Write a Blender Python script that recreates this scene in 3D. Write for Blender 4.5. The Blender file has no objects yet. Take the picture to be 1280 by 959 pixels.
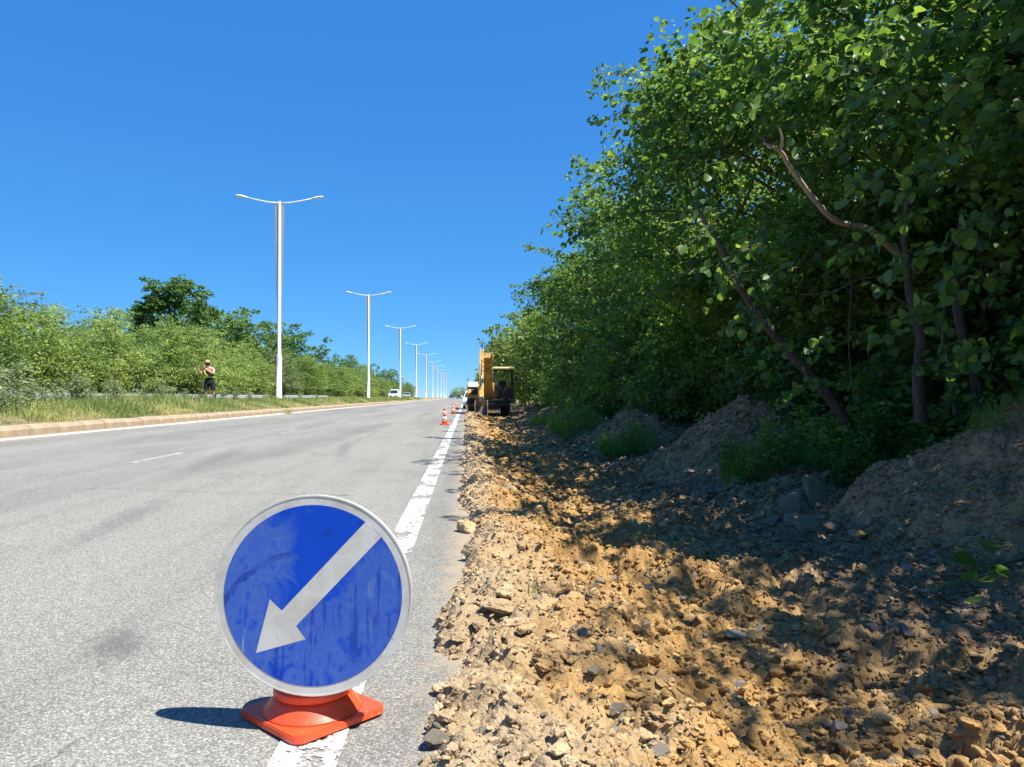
import bpy, bmesh, math, random
import numpy as np
from mathutils import Vector, Matrix, Quaternion
R = math.radians
random.seed(7)
scene = bpy.context.scene
col = scene.collection

# ---------------------------------------------------------------- camera, sky, sun, exposure
SUN_AZ, SUN_EL = R(-27.0), R(62.0)          # azimuth from +X (the road runs along +Y)
sun_dir = Vector((math.cos(SUN_AZ) * math.cos(SUN_EL), math.sin(SUN_AZ) * math.cos(SUN_EL), math.sin(SUN_EL)))
cam_d = bpy.data.cameras.new('camera'); cam = bpy.data.objects.new('camera', cam_d); col.objects.link(cam)
cam.location = (0, 0, 1.0)
cam.rotation_euler = (R(90 + 0.98), 0, R(-3.4))
cam_d.sensor_width = 36; cam_d.lens = 27.03; cam_d.clip_start = 0.05; cam_d.clip_end = 8000
scene.camera = cam
world = bpy.data.worlds.new('World'); scene.world = world; world.use_nodes = True
wn = world.node_tree.nodes; wl = world.node_tree.links
bg = wn['Background']
sky = wn.new('ShaderNodeTexSky'); sky.sky_type = 'NISHITA'; sky.sun_disc = False
sky.sun_elevation = SUN_EL; sky.sun_rotation = math.atan2(sun_dir.x, sun_dir.y)
sky.altitude = 9000; sky.air_density = 1.5; sky.dust_density = 0.0; sky.ozone_density = 6.0
EV, SKY = 0.95, 0.1
# one even colour curve over the whole sky: the deep clear-day blue of the photograph
sepc = wn.new('ShaderNodeSeparateColor'); cmb = wn.new('ShaderNodeCombineColor'); wl.new(sky.outputs[0], sepc.inputs[0])
for i, (gain, power, floor) in enumerate(((1.0, 1.12, 0.018), (0.965, 0.565, 0.0), (1.15, 0.27, 0.0))):
    m1 = wn.new('ShaderNodeMath'); m1.operation = 'MULTIPLY'; m1.inputs[1].default_value = 0.1; wl.new(sepc.outputs[i], m1.inputs[0])
    m2 = wn.new('ShaderNodeMath'); m2.operation = 'POWER'; m2.inputs[1].default_value = power; wl.new(m1.outputs[0], m2.inputs[0])
    m3 = wn.new('ShaderNodeMath'); m3.operation = 'MULTIPLY'; m3.inputs[1].default_value = gain / 2 ** EV / SKY; wl.new(m2.outputs[0], m3.inputs[0])
    m4 = wn.new('ShaderNodeMath'); m4.operation = 'ADD'; m4.inputs[1].default_value = floor / 2 ** EV / SKY; wl.new(m3.outputs[0], m4.inputs[0])
    wl.new(m4.outputs[0], cmb.inputs[i])
wl.new(cmb.outputs[0], bg.inputs['Color'])
bg.inputs['Strength'].default_value = SKY
sd = bpy.data.lights.new('sun', 'SUN'); sd.energy = 5.0; sd.angle = R(0.53); sd.color = (1.0, 0.95, 0.87)
so = bpy.data.objects.new('sun', sd); col.objects.link(so)
so.rotation_euler = sun_dir.to_track_quat('Z', 'Y').to_euler(); so.location = (20, -10, 40)
scene.view_settings.view_transform = 'Standard'; scene.view_settings.look = 'None'
scene.view_settings.exposure = EV; scene.view_settings.gamma = 1.0
scene.view_settings.use_curve_mapping = False
try:
    scene.cycles.max_bounces = 6; scene.cycles.transparent_max_bounces = 8
    scene.cycles.use_denoising = True
except Exception:
    pass

# ---------------------------------------------------------------- node helpers and materials
class NT:
    def __init__(self, name):
        self.m = bpy.data.materials.new(name); self.m.use_nodes = True
        self.t = self.m.node_tree; self.t.nodes.clear()
        self.out = self.t.nodes.new('ShaderNodeOutputMaterial')
    def n(self, typ, ins=None, **props):
        nd = self.t.nodes.new(typ)
        for k, v in props.items(): setattr(nd, k, v)
        for k, v in (ins or {}).items():
            if hasattr(v, 'is_linked') or isinstance(v, bpy.types.NodeSocket): self.t.links.new(v, nd.inputs[k])
            else: nd.inputs[k].default_value = v
        return nd
    def coord(self, which='Object'):
        return self.n('ShaderNodeTexCoord').outputs[which]
    def pos(self):
        return self.n('ShaderNodeNewGeometry').outputs['Position']
    def mapping(self, v, scale=(1, 1, 1), loc=(0, 0, 0), rot=(0, 0, 0)):
        return self.n('ShaderNodeMapping', {'Vector': v, 'Scale': scale, 'Location': loc, 'Rotation': rot}).outputs[0]
    def noise(self, v, scale, detail=4, rough=0.55, dist=0.0):
        return self.n('ShaderNodeTexNoise', {'Vector': v, 'Scale': scale, 'Detail': detail, 'Roughness': rough, 'Distortion': dist}).outputs['Fac']
    def vor(self, v, scale, feature='F1', out='Distance', rnd=1.0):
        return self.n('ShaderNodeTexVoronoi', {'Vector': v, 'Scale': scale, 'Randomness': rnd}, feature=feature).outputs[out]
    def ramp(self, f, stops, interp='LINEAR'):
        nd = self.n('ShaderNodeValToRGB', {'Fac': f}); cr = nd.color_ramp; cr.interpolation = interp
        while len(cr.elements) > 1: cr.elements.remove(cr.elements[-1])
        for i, (p, c) in enumerate(stops):
            e = cr.elements[0] if i == 0 else cr.elements.new(p)
            e.position = p; e.color = (c, c, c, 1) if isinstance(c, (int, float)) else (*c, 1)
        return nd.outputs['Color']
    def mix(self, f, a, b, blend='MIX'):
        nd = self.n('ShaderNodeMix', data_type='RGBA', blend_type=blend)
        for sock, v in ((nd.inputs['Factor'], f), (nd.inputs[6], a), (nd.inputs[7], b)):
            if isinstance(v, bpy.types.NodeSocket): self.t.links.new(v, sock)
            elif isinstance(v, (int, float)): sock.default_value = v if sock.type == 'VALUE' else (v, v, v, 1)
            else: sock.default_value = (*v, 1)
        return nd.outputs[2]
    def math(self, op, a, b=0.0, c=0.0, clamp=False):
        nd = self.n('ShaderNodeMath', {0: a, 1: b, 2: c}, operation=op); nd.use_clamp = clamp
        return nd.outputs[0]
    def bump(self, h, strength=0.3, dist=0.01):
        return self.n('ShaderNodeBump', {'Height': h, 'Strength': strength, 'Distance': dist}).outputs[0]
    def bsdf(self, colr, rough=0.6, metal=0.0, spec=0.4, normal=None, **kw):
        ins = {'Roughness': rough, 'Metallic': metal, 'Specular IOR Level': spec}
        p = self.n('ShaderNodeBsdfPrincipled', ins)
        if isinstance(colr, bpy.types.NodeSocket): self.t.links.new(colr, p.inputs['Base Color'])
        else: p.inputs['Base Color'].default_value = (*colr, 1)
        if normal is not None: self.t.links.new(normal, p.inputs['Normal'])
        for k, v in kw.items(): p.inputs[k].default_value = v
        return p
    def done(self, sh):
        self.t.links.new(sh.outputs[0] if hasattr(sh, 'outputs') else sh, self.out.inputs['Surface'])
        return self.m

MAT = {}
def simple(name, c, rough=0.5, metal=0.0, var=0.25, scale=8.0, bump=0.0, spec=0.4, **kw):
    t = NT(name); v = t.coord('Object')
    n = t.noise(v, scale, 5, 0.6)
    a = tuple(x * (1 - var) for x in c); b = tuple(min(1, x * (1 + var * 0.6)) for x in c)
    cc = t.ramp(n, [(0.3, a), (0.7, b)])
    nm = t.bump(t.noise(v, scale * 5, 4), bump, 0.01) if bump else None
    MAT[name] = t.done(t.bsdf(cc, rough, metal, spec, nm, **kw)); return MAT[name]

def asphalt_mat():
    t = NT('asphalt'); p = t.pos()
    sep = t.n('ShaderNodeSeparateXYZ', {0: p}); X, Y = sep.outputs[0], sep.outputs[1]
    vd = t.n('ShaderNodeTexVoronoi', {'Vector': p, 'Scale': 130.0}); d1 = vd.outputs['Distance']
    cell = t.n('ShaderNodeSeparateColor', {0: vd.outputs['Color']}).outputs[0]
    vd2 = t.n('ShaderNodeTexVoronoi', {'Vector': p, 'Scale': 270.0})
    cell2 = t.n('ShaderNodeSeparateColor', {0: vd2.outputs['Color']}).outputs[1]
    stone = t.ramp(cell, [(0.0, (0.166, 0.162, 0.141)), (0.45, (0.286, 0.280, 0.245)), (0.8, (0.340, 0.332, 0.292)), (1.0, (0.432, 0.419, 0.373))])
    fine = t.ramp(cell2, [(0.0, 0.72), (1.0, 1.22)])
    c = t.mix(0.75, stone, fine, 'MULTIPLY')
    gap = t.ramp(d1, [(0.30, 0.0), (0.62, 1.0)])
    c = t.mix(t.math('MULTIPLY', gap, 0.62), c, (0.10, 0.098, 0.087))
    # broad tone: lengthwise wheel bands and blotches
    st = t.noise(t.mapping(p, (0.9, 0.05, 1)), 1.0, 4, 0.6, 0.3)
    c = t.mix(1.0, c, t.ramp(st, [(0.36, 0.82), (0.52, 1.02), (0.7, 1.12)]), 'MULTIPLY')
    bl = t.noise(t.mapping(p, (1.0, 0.35, 1)), 1.3, 6, 0.68)
    c = t.mix(1.0, c, t.ramp(bl, [(0.34, 0.88), (0.5, 1.03), (0.75, 1.10)]), 'MULTIPLY')
    # rubber streaks left by wheels
    sk = t.noise(t.mapping(p, (2.3, 0.10, 1), (3.1, 0, 0)), 1.0, 6, 0.72)
    c = t.mix(t.ramp(sk, [(0.58, 0.0), (0.74, 0.36)]), c, (0.10, 0.10, 0.098))
    # one oily stain beside the sign and one farther to the left
    for (sx, sy, rx, ry, amt) in ((-1.36, 3.12, 0.13, 0.26, 0.62), (-1.85, 2.6, 0.10, 0.30, 0.5), (-2.05, 2.2, 0.12, 0.25, 0.5), (-2.6, 6.1, 0.16, 1.6, 0.4), (-3.6, 11.5, 0.25, 3.0, 0.42), (-2.2, 14.0, 0.16, 3.0, 0.4)):
        dx = t.math('DIVIDE', t.math('SUBTRACT', t.math('ADD', X, t.math('MULTIPLY', t.math('SUBTRACT', Y, sy), 0.12)), sx), rx)
        dy = t.math('DIVIDE', t.math('SUBTRACT', Y, sy), ry)
        dd = t.math('SQRT', t.math('ADD', t.math('MULTIPLY', dx, dx), t.math('MULTIPLY', dy, dy)))
        dd = t.math('ADD', dd, t.math('MULTIPLY', t.math('SUBTRACT', t.noise(t.mapping(p, (1, .5, 1)), 16, 5, .7), 0.5), 2.0))
        c = t.mix(t.ramp(dd, [(0.25, amt), (1.0, 0.0)]), c, (0.085, 0.085, 0.085))
    # thin transverse crack and a longitudinal one
    wob = t.math('MULTIPLY', t.math('SUBTRACT', t.noise(p, 2.2, 6, 0.7), 0.5), 0.5)
    cr = t.math('ABSOLUTE', t.math('SUBTRACT', t.math('ADD', Y, wob), 7.7))
    lim = t.ramp(t.math('ABSOLUTE', t.math('ADD', X, 2.3)), [(0.5, 1.0), (1.0, 0.0)]) if False else t.math('LESS_THAN', t.math('ABSOLUTE', t.math('ADD', X, 2.4)), 1.3)
    c = t.mix(t.math('MULTIPLY', t.math('LESS_THAN', cr, 0.012), t.math('MULTIPLY', lim, 0.6)), c, (0.05, 0.05, 0.05))
    for (cx_, amp, f_, wdt, seed_) in ((-2.35, 0.9, 0.55, 0.010, 3.0), (-4.35, 0.10, 0.8, 0.012, 9.0), (-1.1, 0.5, 1.1, 0.006, 14.0), (-6.1, 0.9, 0.4, 0.014, 21.0)):
        wx_ = t.math('MULTIPLY', t.math('SUBTRACT', t.noise(t.mapping(p, (0.35, 1, 1), (seed_, 0, 0)), f_, 8, 0.68), 0.5), amp)
        ck = t.math('LESS_THAN', t.math('ABSOLUTE', t.math('SUBTRACT', t.math('ADD', X, wx_), cx_)), wdt)
        gate = t.ramp(t.noise(t.mapping(p, (1, 1, 1), (0, seed_, 0)), 0.45, 2), [(0.52, 0), (0.58, 0.45)])
        c = t.mix(t.math('MULTIPLY', ck, gate), c, (0.045, 0.044, 0.042))
    # sand tracked onto the right edge and into the left gutter
    e1 = t.math('MULTIPLY', t.math('ADD', X, 0.36), 3.0, clamp=True)
    sn = t.noise(p, 7.0, 7, 0.72)
    sf = t.math('MULTIPLY', t.math('ADD', t.math('MULTIPLY', e1, 0.75), t.math('SUBTRACT', sn, 0.92)), 2.4, clamp=True)
    sf = t.math('MULTIPLY', sf, t.ramp(e1, [(0.02, 0.0), (0.2, 1.0)]))
    c = t.mix(t.math('MULTIPLY', sf, 0.85), c, (0.36, 0.285, 0.19))
    e2 = t.math('MULTIPLY', t.math('SUBTRACT', -7.45, X), 1.8, clamp=True)
    sf2 = t.math('MULTIPLY', t.math('ADD', e2, t.math('SUBTRACT', t.noise(t.mapping(p, (1, .15, 1)), 2.5, 6, .7), 0.62)), 2.0, clamp=True)
    c = t.mix(t.math('MULTIPLY', t.math('MULTIPLY', sf2, e2), 0.8), c, (0.40, 0.32, 0.23))
    hgt = t.math('ADD', t.math('MULTIPLY', d1, -1.0), t.math('MULTIPLY', cell2, 0.35))
    MAT['asphalt'] = t.done(t.bsdf(c, 0.85, 0, 0.25, t.bump(hgt, 0.45, 0.006)))
asphalt_mat()

def paint_mat():
    t = NT('road_paint'); p = t.pos()
    n = t.noise(p, 26, 7, 0.75); n2 = t.noise(t.mapping(p, (1, .4, 1)), 5.0, 4, 0.6)
    f = t.math('ADD', n, t.math('MULTIPLY', t.math('SUBTRACT', n2, 0.5), 0.9))
    worn = t.ramp(f, [(0.47, 0.0), (0.56, 1.0)])
    c = t.ramp(t.noise(p, 60, 5), [(0.3, (0.60, 0.59, 0.55)), (0.7, (0.80, 0.79, 0.74))])
    b = t.bsdf(c, 0.7, 0, 0.3, t.bump(t.vor(p, 110), 0.3, 0.004))
    tr = t.n('ShaderNodeBsdfTransparent')
    mx = t.n('ShaderNodeMixShader', {0: worn, 1: b.outputs[0], 2: tr.outputs[0]})
    MAT['road_paint'] = t.done(mx)
    t = NT('road_paint_fresh'); p = t.pos()
    MAT['road_paint_fresh'] = t.done(t.bsdf(t.ramp(t.noise(p, 9, 6, .7), [(0.35, (0.45, 0.43, 0.39)), (0.5, (0.74, 0.73, 0.68))]), 0.7, 0, 0.3))
    t = NT('road_paint_faded'); p = t.pos()
    f = t.noise(p, 18, 7, 0.75)
    b = t.bsdf((0.6, 0.6, 0.56), 0.75, 0, 0.3)
    mx = t.n('ShaderNodeMixShader', {0: t.ramp(f, [(0.40, 0.25), (0.56, 1.0)]), 1: b.outputs[0], 2: t.n('ShaderNodeBsdfTransparent').outputs[0]})
    MAT['road_paint_faded'] = t.done(mx)
paint_mat()

def soil_mat(name, heap=False):
    t = NT(name); p = t.pos()
    sep = t.n('ShaderNodeSeparateXYZ', {0: p}); X = sep.outputs[0]
    big = t.noise(p, 1.1, 5, 0.6); mid = t.noise(p, 6, 6, 0.65); fin = t.noise(p, 70, 5, 0.7)
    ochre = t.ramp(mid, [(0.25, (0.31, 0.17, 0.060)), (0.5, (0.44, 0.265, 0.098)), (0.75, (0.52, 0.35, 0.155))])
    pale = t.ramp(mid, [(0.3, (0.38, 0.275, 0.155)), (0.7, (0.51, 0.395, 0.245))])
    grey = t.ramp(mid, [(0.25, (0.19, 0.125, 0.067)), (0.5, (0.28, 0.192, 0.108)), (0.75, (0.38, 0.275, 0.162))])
    if heap:
        c = t.mix(t.ramp(big, [(0.4, 0), (0.65, 1)]), t.ramp(mid, [(0.3, (0.28, 0.175, 0.085)), (0.7, (0.42, 0.28, 0.15))]), t.ramp(mid, [(0.3, (0.37, 0.205, 0.085)), (0.7, (0.51, 0.30, 0.138))]))
    else:
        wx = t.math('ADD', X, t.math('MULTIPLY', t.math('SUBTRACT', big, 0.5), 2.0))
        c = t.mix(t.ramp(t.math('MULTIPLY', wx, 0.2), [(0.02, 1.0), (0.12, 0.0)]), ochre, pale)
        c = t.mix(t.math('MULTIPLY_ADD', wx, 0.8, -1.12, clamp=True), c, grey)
    c = t.mix(1.0, c, t.ramp(fin, [(0.25, 0.74), (0.5, 1.0), (0.8, 1.14)]), 'MULTIPLY')
    c = t.mix(1.0, c, t.ramp(t.n('ShaderNodeObjectInfo').outputs['Random'], [(0.0, (0.82, 0.82, 0.83)), (0.5, (1.0, 1.0, 1.0)), (0.85, (1.12, 1.1, 1.05)), (1.0, (1.25, 1.3, 1.4))]), 'MULTIPLY')
    h = t.math('ADD', t.math('MULTIPLY', t.vor(p, 75), -0.5), t.math('ADD', fin, t.math('MULTIPLY', t.noise(p, 28, 5, .7), 1.6)))
    MAT[name] = t.done(t.bsdf(c, 0.95, 0, 0.12, t.bump(h, 0.75, 0.012)))
soil_mat('dug_soil'); soil_mat('heap_soil', True)

def rock_mat(name, lo, hi, sc=12):
    t = NT(name); p = t.coord('Object'); rnd = t.n('ShaderNodeObjectInfo').outputs['Random']
    off = t.n('ShaderNodeVectorMath', {0: p, 1: t.n('ShaderNodeCombineXYZ', {0: t.math('MULTIPLY', rnd, 50.0)}).outputs[0]}, operation='ADD').outputs[0]
    n = t.noise(off, sc, 6, 0.65)
    c = t.ramp(n, [(0.3, lo), (0.7, hi)])
    c = t.mix(1.0, c, t.ramp(rnd, [(0, 0.8), (1, 1.15)]), 'MULTIPLY')
    h = t.math('ADD', t.noise(off, sc * 2.2, 6, 0.75), t.math('MULTIPLY', t.noise(off, sc * 7, 4, .7), 0.5))
    MAT[name] = t.done(t.bsdf(c, 0.92, 0, 0.15, t.bump(h, 0.9, 0.016)))
rock_mat('clod_ochre', (0.40, 0.262, 0.125), (0.55, 0.39, 0.21))
rock_mat('clod_grey', (0.18, 0.14, 0.10), (0.33, 0.27, 0.20))
rock_mat('stone_pale', (0.30, 0.255, 0.19), (0.50, 0.44, 0.35))
rock_mat('stone_grey', (0.22, 0.19, 0.15), (0.36, 0.32, 0.26))
rock_mat('stone_yellow', (0.50, 0.33, 0.13), (0.60, 0.43, 0.20))
rock_mat('concrete_broken', (0.22, 0.165, 0.105), (0.38, 0.30, 0.205), 9)

def ground_mat():
    t = NT('meadow_ground'); p = t.pos()
    n = t.noise(p, 0.7, 6, 0.65); n2 = t.noise(p, 9, 6, 0.7)
    g = t.ramp(n2, [(0.3, (0.13, 0.12, 0.05)), (0.55, (0.23, 0.20, 0.09)), (0.75, (0.32, 0.27, 0.15))])
    e = t.ramp(n2, [(0.3, (0.20, 0.15, 0.09)), (0.7, (0.34, 0.27, 0.17))])
    c = t.mix(t.ramp(n, [(0.46, 0), (0.60, 0.8)]), g, e)
    MAT['meadow_ground'] = t.done(t.bsdf(c, 0.95, 0, 0.1, t.bump(n2, 0.8, 0.1)))
ground_mat()

def leaf_mat(name, dark, mid, light, trans, tfac=0.38, rough=0.42):
    t = NT(name)
    a = t.n('ShaderNodeAttribute', attribute_name='tint').outputs['Fac']
    rnd = t.n('ShaderNodeObjectInfo').outputs['Random']
    f = t.math('ADD', a, t.math('MULTIPLY', t.math('SUBTRACT', rnd, 0.5), 0.40), clamp=True)
    c = t.ramp(f, [(0.0, dark), (0.55, mid), (1.0, light)])
    tc = t.mix(1.0, c, trans, 'MULTIPLY')
    b = t.bsdf(c, rough, 0, 0.35)
    tl = t.n('ShaderNodeBsdfTranslucent', {'Color': tc})
    mx = t.n('ShaderNodeMixShader', {0: tfac, 1: b.outputs[0], 2: tl.outputs[0]})
    MAT[name] = t.done(mx)
leaf_mat('leaf_forest', (0.044, 0.096, 0.030), (0.090, 0.172, 0.046), (0.17, 0.265, 0.062), (2.6, 2.3, 1.0), 0.47)
leaf_mat('leaf_pale', (0.095, 0.165, 0.040), (0.195, 0.285, 0.068), (0.33, 0.41, 0.125), (1.9, 1.8, 1.1), 0.34)
leaf_mat('leaf_olive', (0.07, 0.105, 0.045), (0.14, 0.19, 0.078), (0.26, 0.31, 0.15), (1.8, 1.7, 1.1), 0.3)
leaf_mat('leaf_tall', (0.042, 0.10, 0.028), (0.095, 0.18, 0.045), (0.17, 0.25, 0.065), (2.4, 2.3, 1.2), 0.34)
leaf_mat('grass_median', (0.15, 0.22, 0.06), (0.32, 0.365, 0.115), (0.54, 0.48, 0.20), (1.4, 1.4, 1.0), 0.3, 0.6)
leaf_mat('weed_leaf', (0.17, 0.23, 0.10), (0.28, 0.35, 0.165), (0.44, 0.48, 0.28), (1.4, 1.4, 1.0), 0.3, 0.6)
leaf_mat('grass_verge', (0.085, 0.165, 0.038), (0.16, 0.27, 0.055), (0.27, 0.37, 0.085), (2.0, 2.0, 1.1), 0.35, 0.5)

def bark_mat():
    t = NT('bark'); p = t.coord('Object')
    n = t.noise(t.mapping(p, (6, 6, 1.4)), 3, 6, 0.7)
    c = t.ramp(n, [(0.3, (0.045, 0.036, 0.027)), (0.55, (0.105, 0.088, 0.068)), (0.72, (0.20, 0.175, 0.14))])
    MAT['bark'] = t.done(t.bsdf(c, 0.9, 0, 0.15, t.bump(n, 0.8, 0.03)))
    t = NT('bark_bare'); p = t.coord('Object')
    n = t.noise(t.mapping(p, (1, 1, 1)), 9, 6, 0.7)
    c = t.ramp(n, [(0.3, (0.22, 0.165, 0.12)), (0.5, (0.36, 0.30, 0.24)), (0.64, (0.46, 0.26, 0.12)), (0.8, (0.52, 0.46, 0.40))])
    MAT['bark_bare'] = t.done(t.bsdf(c, 0.85, 0, 0.2, t.bump(n, 0.6, 0.02)))
bark_mat()

def rubber_mat():
    t = NT('cone_orange'); p = t.coord('Object')
    n = t.noise(p, 14, 7, 0.72, 0.5); n2 = t.noise(p, 5, 4, 0.6)
    c = t.mix(t.ramp(n2, [(0.35, 0), (0.7, 0.5)]), (0.80, 0.075, 0.018), (0.70, 0.10, 0.04))
    c = t.mix(t.ramp(n, [(0.60, 0), (0.68, 0.75)]), c, (0.66, 0.30, 0.16))
    c = t.mix(t.ramp(t.noise(p, 40, 6, .75), [(0.64, 0), (0.70, 0.6)]), c, (0.45, 0.36, 0.28))
    MAT['cone_orange'] = t.done(t.bsdf(c, t.ramp(n, [(0.4, 0.30), (0.7, 0.6)]), 0, 0.45, t.bump(n, 0.15, 0.004)))
rubber_mat()
simple('kerb_concrete', (0.38, 0.30, 0.205), 0.9, 0, 0.22, 4, 0.5, 0.15)
simple('lamp_white', (0.78, 0.80, 0.80), 0.35, 0.0, 0.06, 2)
simple('lamp_fin', (0.34, 0.355, 0.37), 0.55, 0.0, 0.1, 2)
simple('lamp_glass', (0.62, 0.63, 0.58), 0.2, 0, 0.05, 4)
simple('galvanised', (0.66, 0.68, 0.69), 0.38, 0.55, 0.15, 3)
simple('yellow_paint', (0.50, 0.29, 0.055), 0.6, 0, 0.5, 3.5, 0.15)
simple('pale_yellow_paint', (0.72, 0.64, 0.30), 0.45, 0, 0.15, 3)
simple('white_paint', (0.78, 0.78, 0.76), 0.3, 0, 0.06, 3)
simple('black_metal', (0.028, 0.027, 0.026), 0.5, 0.2, 0.3, 5, 0.1)
simple('worn_steel', (0.16, 0.13, 0.105), 0.55, 0.5, 0.4, 6, 0.2)
simple('chrome_rod', (0.65, 0.65, 0.66), 0.15, 1.0, 0.05, 3)
simple('tyre_rubber', (0.022, 0.022, 0.022), 0.85, 0, 0.3, 12, 0.2)
simple('car_glass', (0.02, 0.03, 0.035), 0.06, 0.0, 0.1, 2, 0, 0.8)
simple('cab_glass', (0.05, 0.06, 0.06), 0.05, 0.0, 0.1, 2, 0, 0.8)
simple('cone_white', (0.80, 0.79, 0.77), 0.45, 0, 0.06, 12)
simple('lamp_red', (0.5, 0.02, 0.015), 0.25, 0, 0.1, 4)
simple('skin', (0.52, 0.29, 0.205), 0.55, 0, 0.12, 9, 0.05)
simple('cloth_black', (0.016, 0.016, 0.02), 0.9, 0, 0.3, 14, 0.2)
simple('cloth_lime', (0.42, 0.62, 0.05), 0.8, 0, 0.15, 10, 0.1)
simple('cap_orange', (0.60, 0.34, 0.16), 0.8, 0, 0.15, 10, 0.1)
simple('hair_dark', (0.03, 0.022, 0.016), 0.7, 0, 0.3, 30, 0.3)
simple('seat_vinyl', (0.05, 0.045, 0.04), 0.6, 0, 0.2, 6)

def sign_mats():
    for name in ('sign_blue', 'sign_white'):
        t = NT(name); p = t.coord('Object')
        sep = t.n('ShaderNodeSeparateXYZ', {0: p}); x, z = sep.outputs[0], sep.outputs[2]
        n1 = t.noise(p, 9, 6, 0.62, 0.6); n2 = t.noise(t.mapping(p, (1, 1, 0.5)), 15, 7, 0.70, 1.8); n3 = t.noise(p, 55, 5, .7)
        if name == 'sign_blue':
            # dried mud film: left third and the lower right, wiped clean round the middle
            xw = t.math('ADD', x, t.math('MULTIPLY', t.math('SUBTRACT', t.noise(p, 5.5, 5, .65, .8), 0.5), 0.38)); zw = t.math('ADD', z, t.math('MULTIPLY', t.math('SUBTRACT', t.noise(t.mapping(p, (1, 1, 1), (7, 0, 0)), 6, 5, .65, .8), 0.5), 0.34))
            left = t.math('MULTIPLY_ADD', xw, -22.0, -1.6, clamp=True)
            low = t.math('MULTIPLY', t.math('MULTIPLY_ADD', t.math('SUBTRACT', zw, t.math('MULTIPLY', xw, 0.85)), -14.0, 0.2, clamp=True), 0.9)
            film = t.math('MAXIMUM', left, low)
            f = t.math('MULTIPLY', film, t.ramp(t.math('ADD', t.math('MULTIPLY', n1, 0.6), t.math('MULTIPLY', n2, 0.55)), [(0.46, 0.0), (0.55, 0.62), (0.62, 0.38), (0.72, 0.85)]), clamp=True)
            f = t.math('ADD', f, t.math('MULTIPLY', t.ramp(n2, [(0.62, 0), (0.70, 1)]), 0.22), clamp=True)
            c = t.mix(f, (0.0008, 0.056, 0.46), (0.10, 0.18, 0.40))
            sp = t.ramp(t.noise(p, 16, 6, 0.72), [(0.66, 0), (0.72, 1)])
            c = t.mix(t.math('MULTIPLY', sp, 0.6), c, (0.02, 0.03, 0.14))
            c = t.mix(t.ramp(t.noise(t.mapping(p, (1, 1, 1.6), (3, 0, 1)), 7, 7, .74, 1.2), [(0.60, 0), (0.66, 0.45)]), c, (0.004, 0.03, 0.22))
            drip = t.ramp(t.noise(t.mapping(p, (1, 1, 0.07)), 42, 6, 0.66, 0.25), [(0.545, 0), (0.575, 1)])
            c = t.mix(t.math('MULTIPLY', t.math('MULTIPLY', drip, t.ramp(t.noise(p, 6, 3), [(0.45, 0), (0.55, 0.75)])), low), c, (0.002, 0.035, 0.30))
            scr = t.ramp(t.noise(t.mapping(p, (1, 1, 0.06), (0, 0, 0), (0, R(38), 0)), 60, 5, 0.6), [(0.66, 0), (0.69, 1)])
            c = t.mix(t.math('MULTIPLY', scr, t.ramp(t.noise(p, 4.5, 3), [(0.5, 0), (0.56, 0.55)])), c, (0.25, 0.31, 0.46))
            wipe = t.math('ABSOLUTE', t.math('SUBTRACT', t.math('SQRT', t.math('ADD', t.math('MULTIPLY', t.math('ADD', x, 0.02), t.math('ADD', x, 0.02)), t.math('MULTIPLY', t.math('ADD', z, 0.16), t.math('ADD', z, 0.16)))), t.math('ADD', 0.26, t.math('MULTIPLY', t.noise(p, 8, 5, .7), 0.06))))
            c = t.mix(t.math('MULTIPLY', t.math('LESS_THAN', wipe, 0.009), t.math('MULTIPLY', left, t.ramp(n1, [(0.4, 0.1), (0.6, 0.7)]))), c, (0.002, 0.03, 0.26))
            rg = t.math('ADD', 0.38, t.math('MULTIPLY', f, 0.5))
            MAT[name] = t.done(t.bsdf(c, rg, 0, 0.22, t.bump(n3, 0.06, 0.002)))
        else:
            f = t.ramp(n1, [(0.40, 0.1), (0.66, 0.75)])
            c = t.mix(f, (0.60, 0.585, 0.54), (0.40, 0.36, 0.29))
            sp = t.ramp(t.noise(t.mapping(p, (1, 1, .6)), 17, 7, 0.75), [(0.62, 0), (0.66, 1)])
            c = t.mix(t.math('MULTIPLY', sp, 0.6), c, (0.25, 0.17, 0.10))
            MAT[name] = t.done(t.bsdf(c, 0.35, 0, 0.4, t.bump(n3, 0.06, 0.002)))
sign_mats()

def clear_glass():
    t = NT('clear_glass')
    g = t.n('ShaderNodeBsdfGlossy', {'Color': (0.7, 0.75, 0.75, 1), 'Roughness': 0.03})
    tr = t.n('ShaderNodeBsdfTransparent', {'Color': (0.86, 0.9, 0.88, 1)})
    fr = t.n('ShaderNodeFresnel', {'IOR': 1.45})
    MAT['clear_glass'] = t.done(t.n('ShaderNodeMixShader', {0: fr.outputs[0], 1: tr.outputs[0], 2: g.outputs[0]}))
clear_glass()

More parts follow.
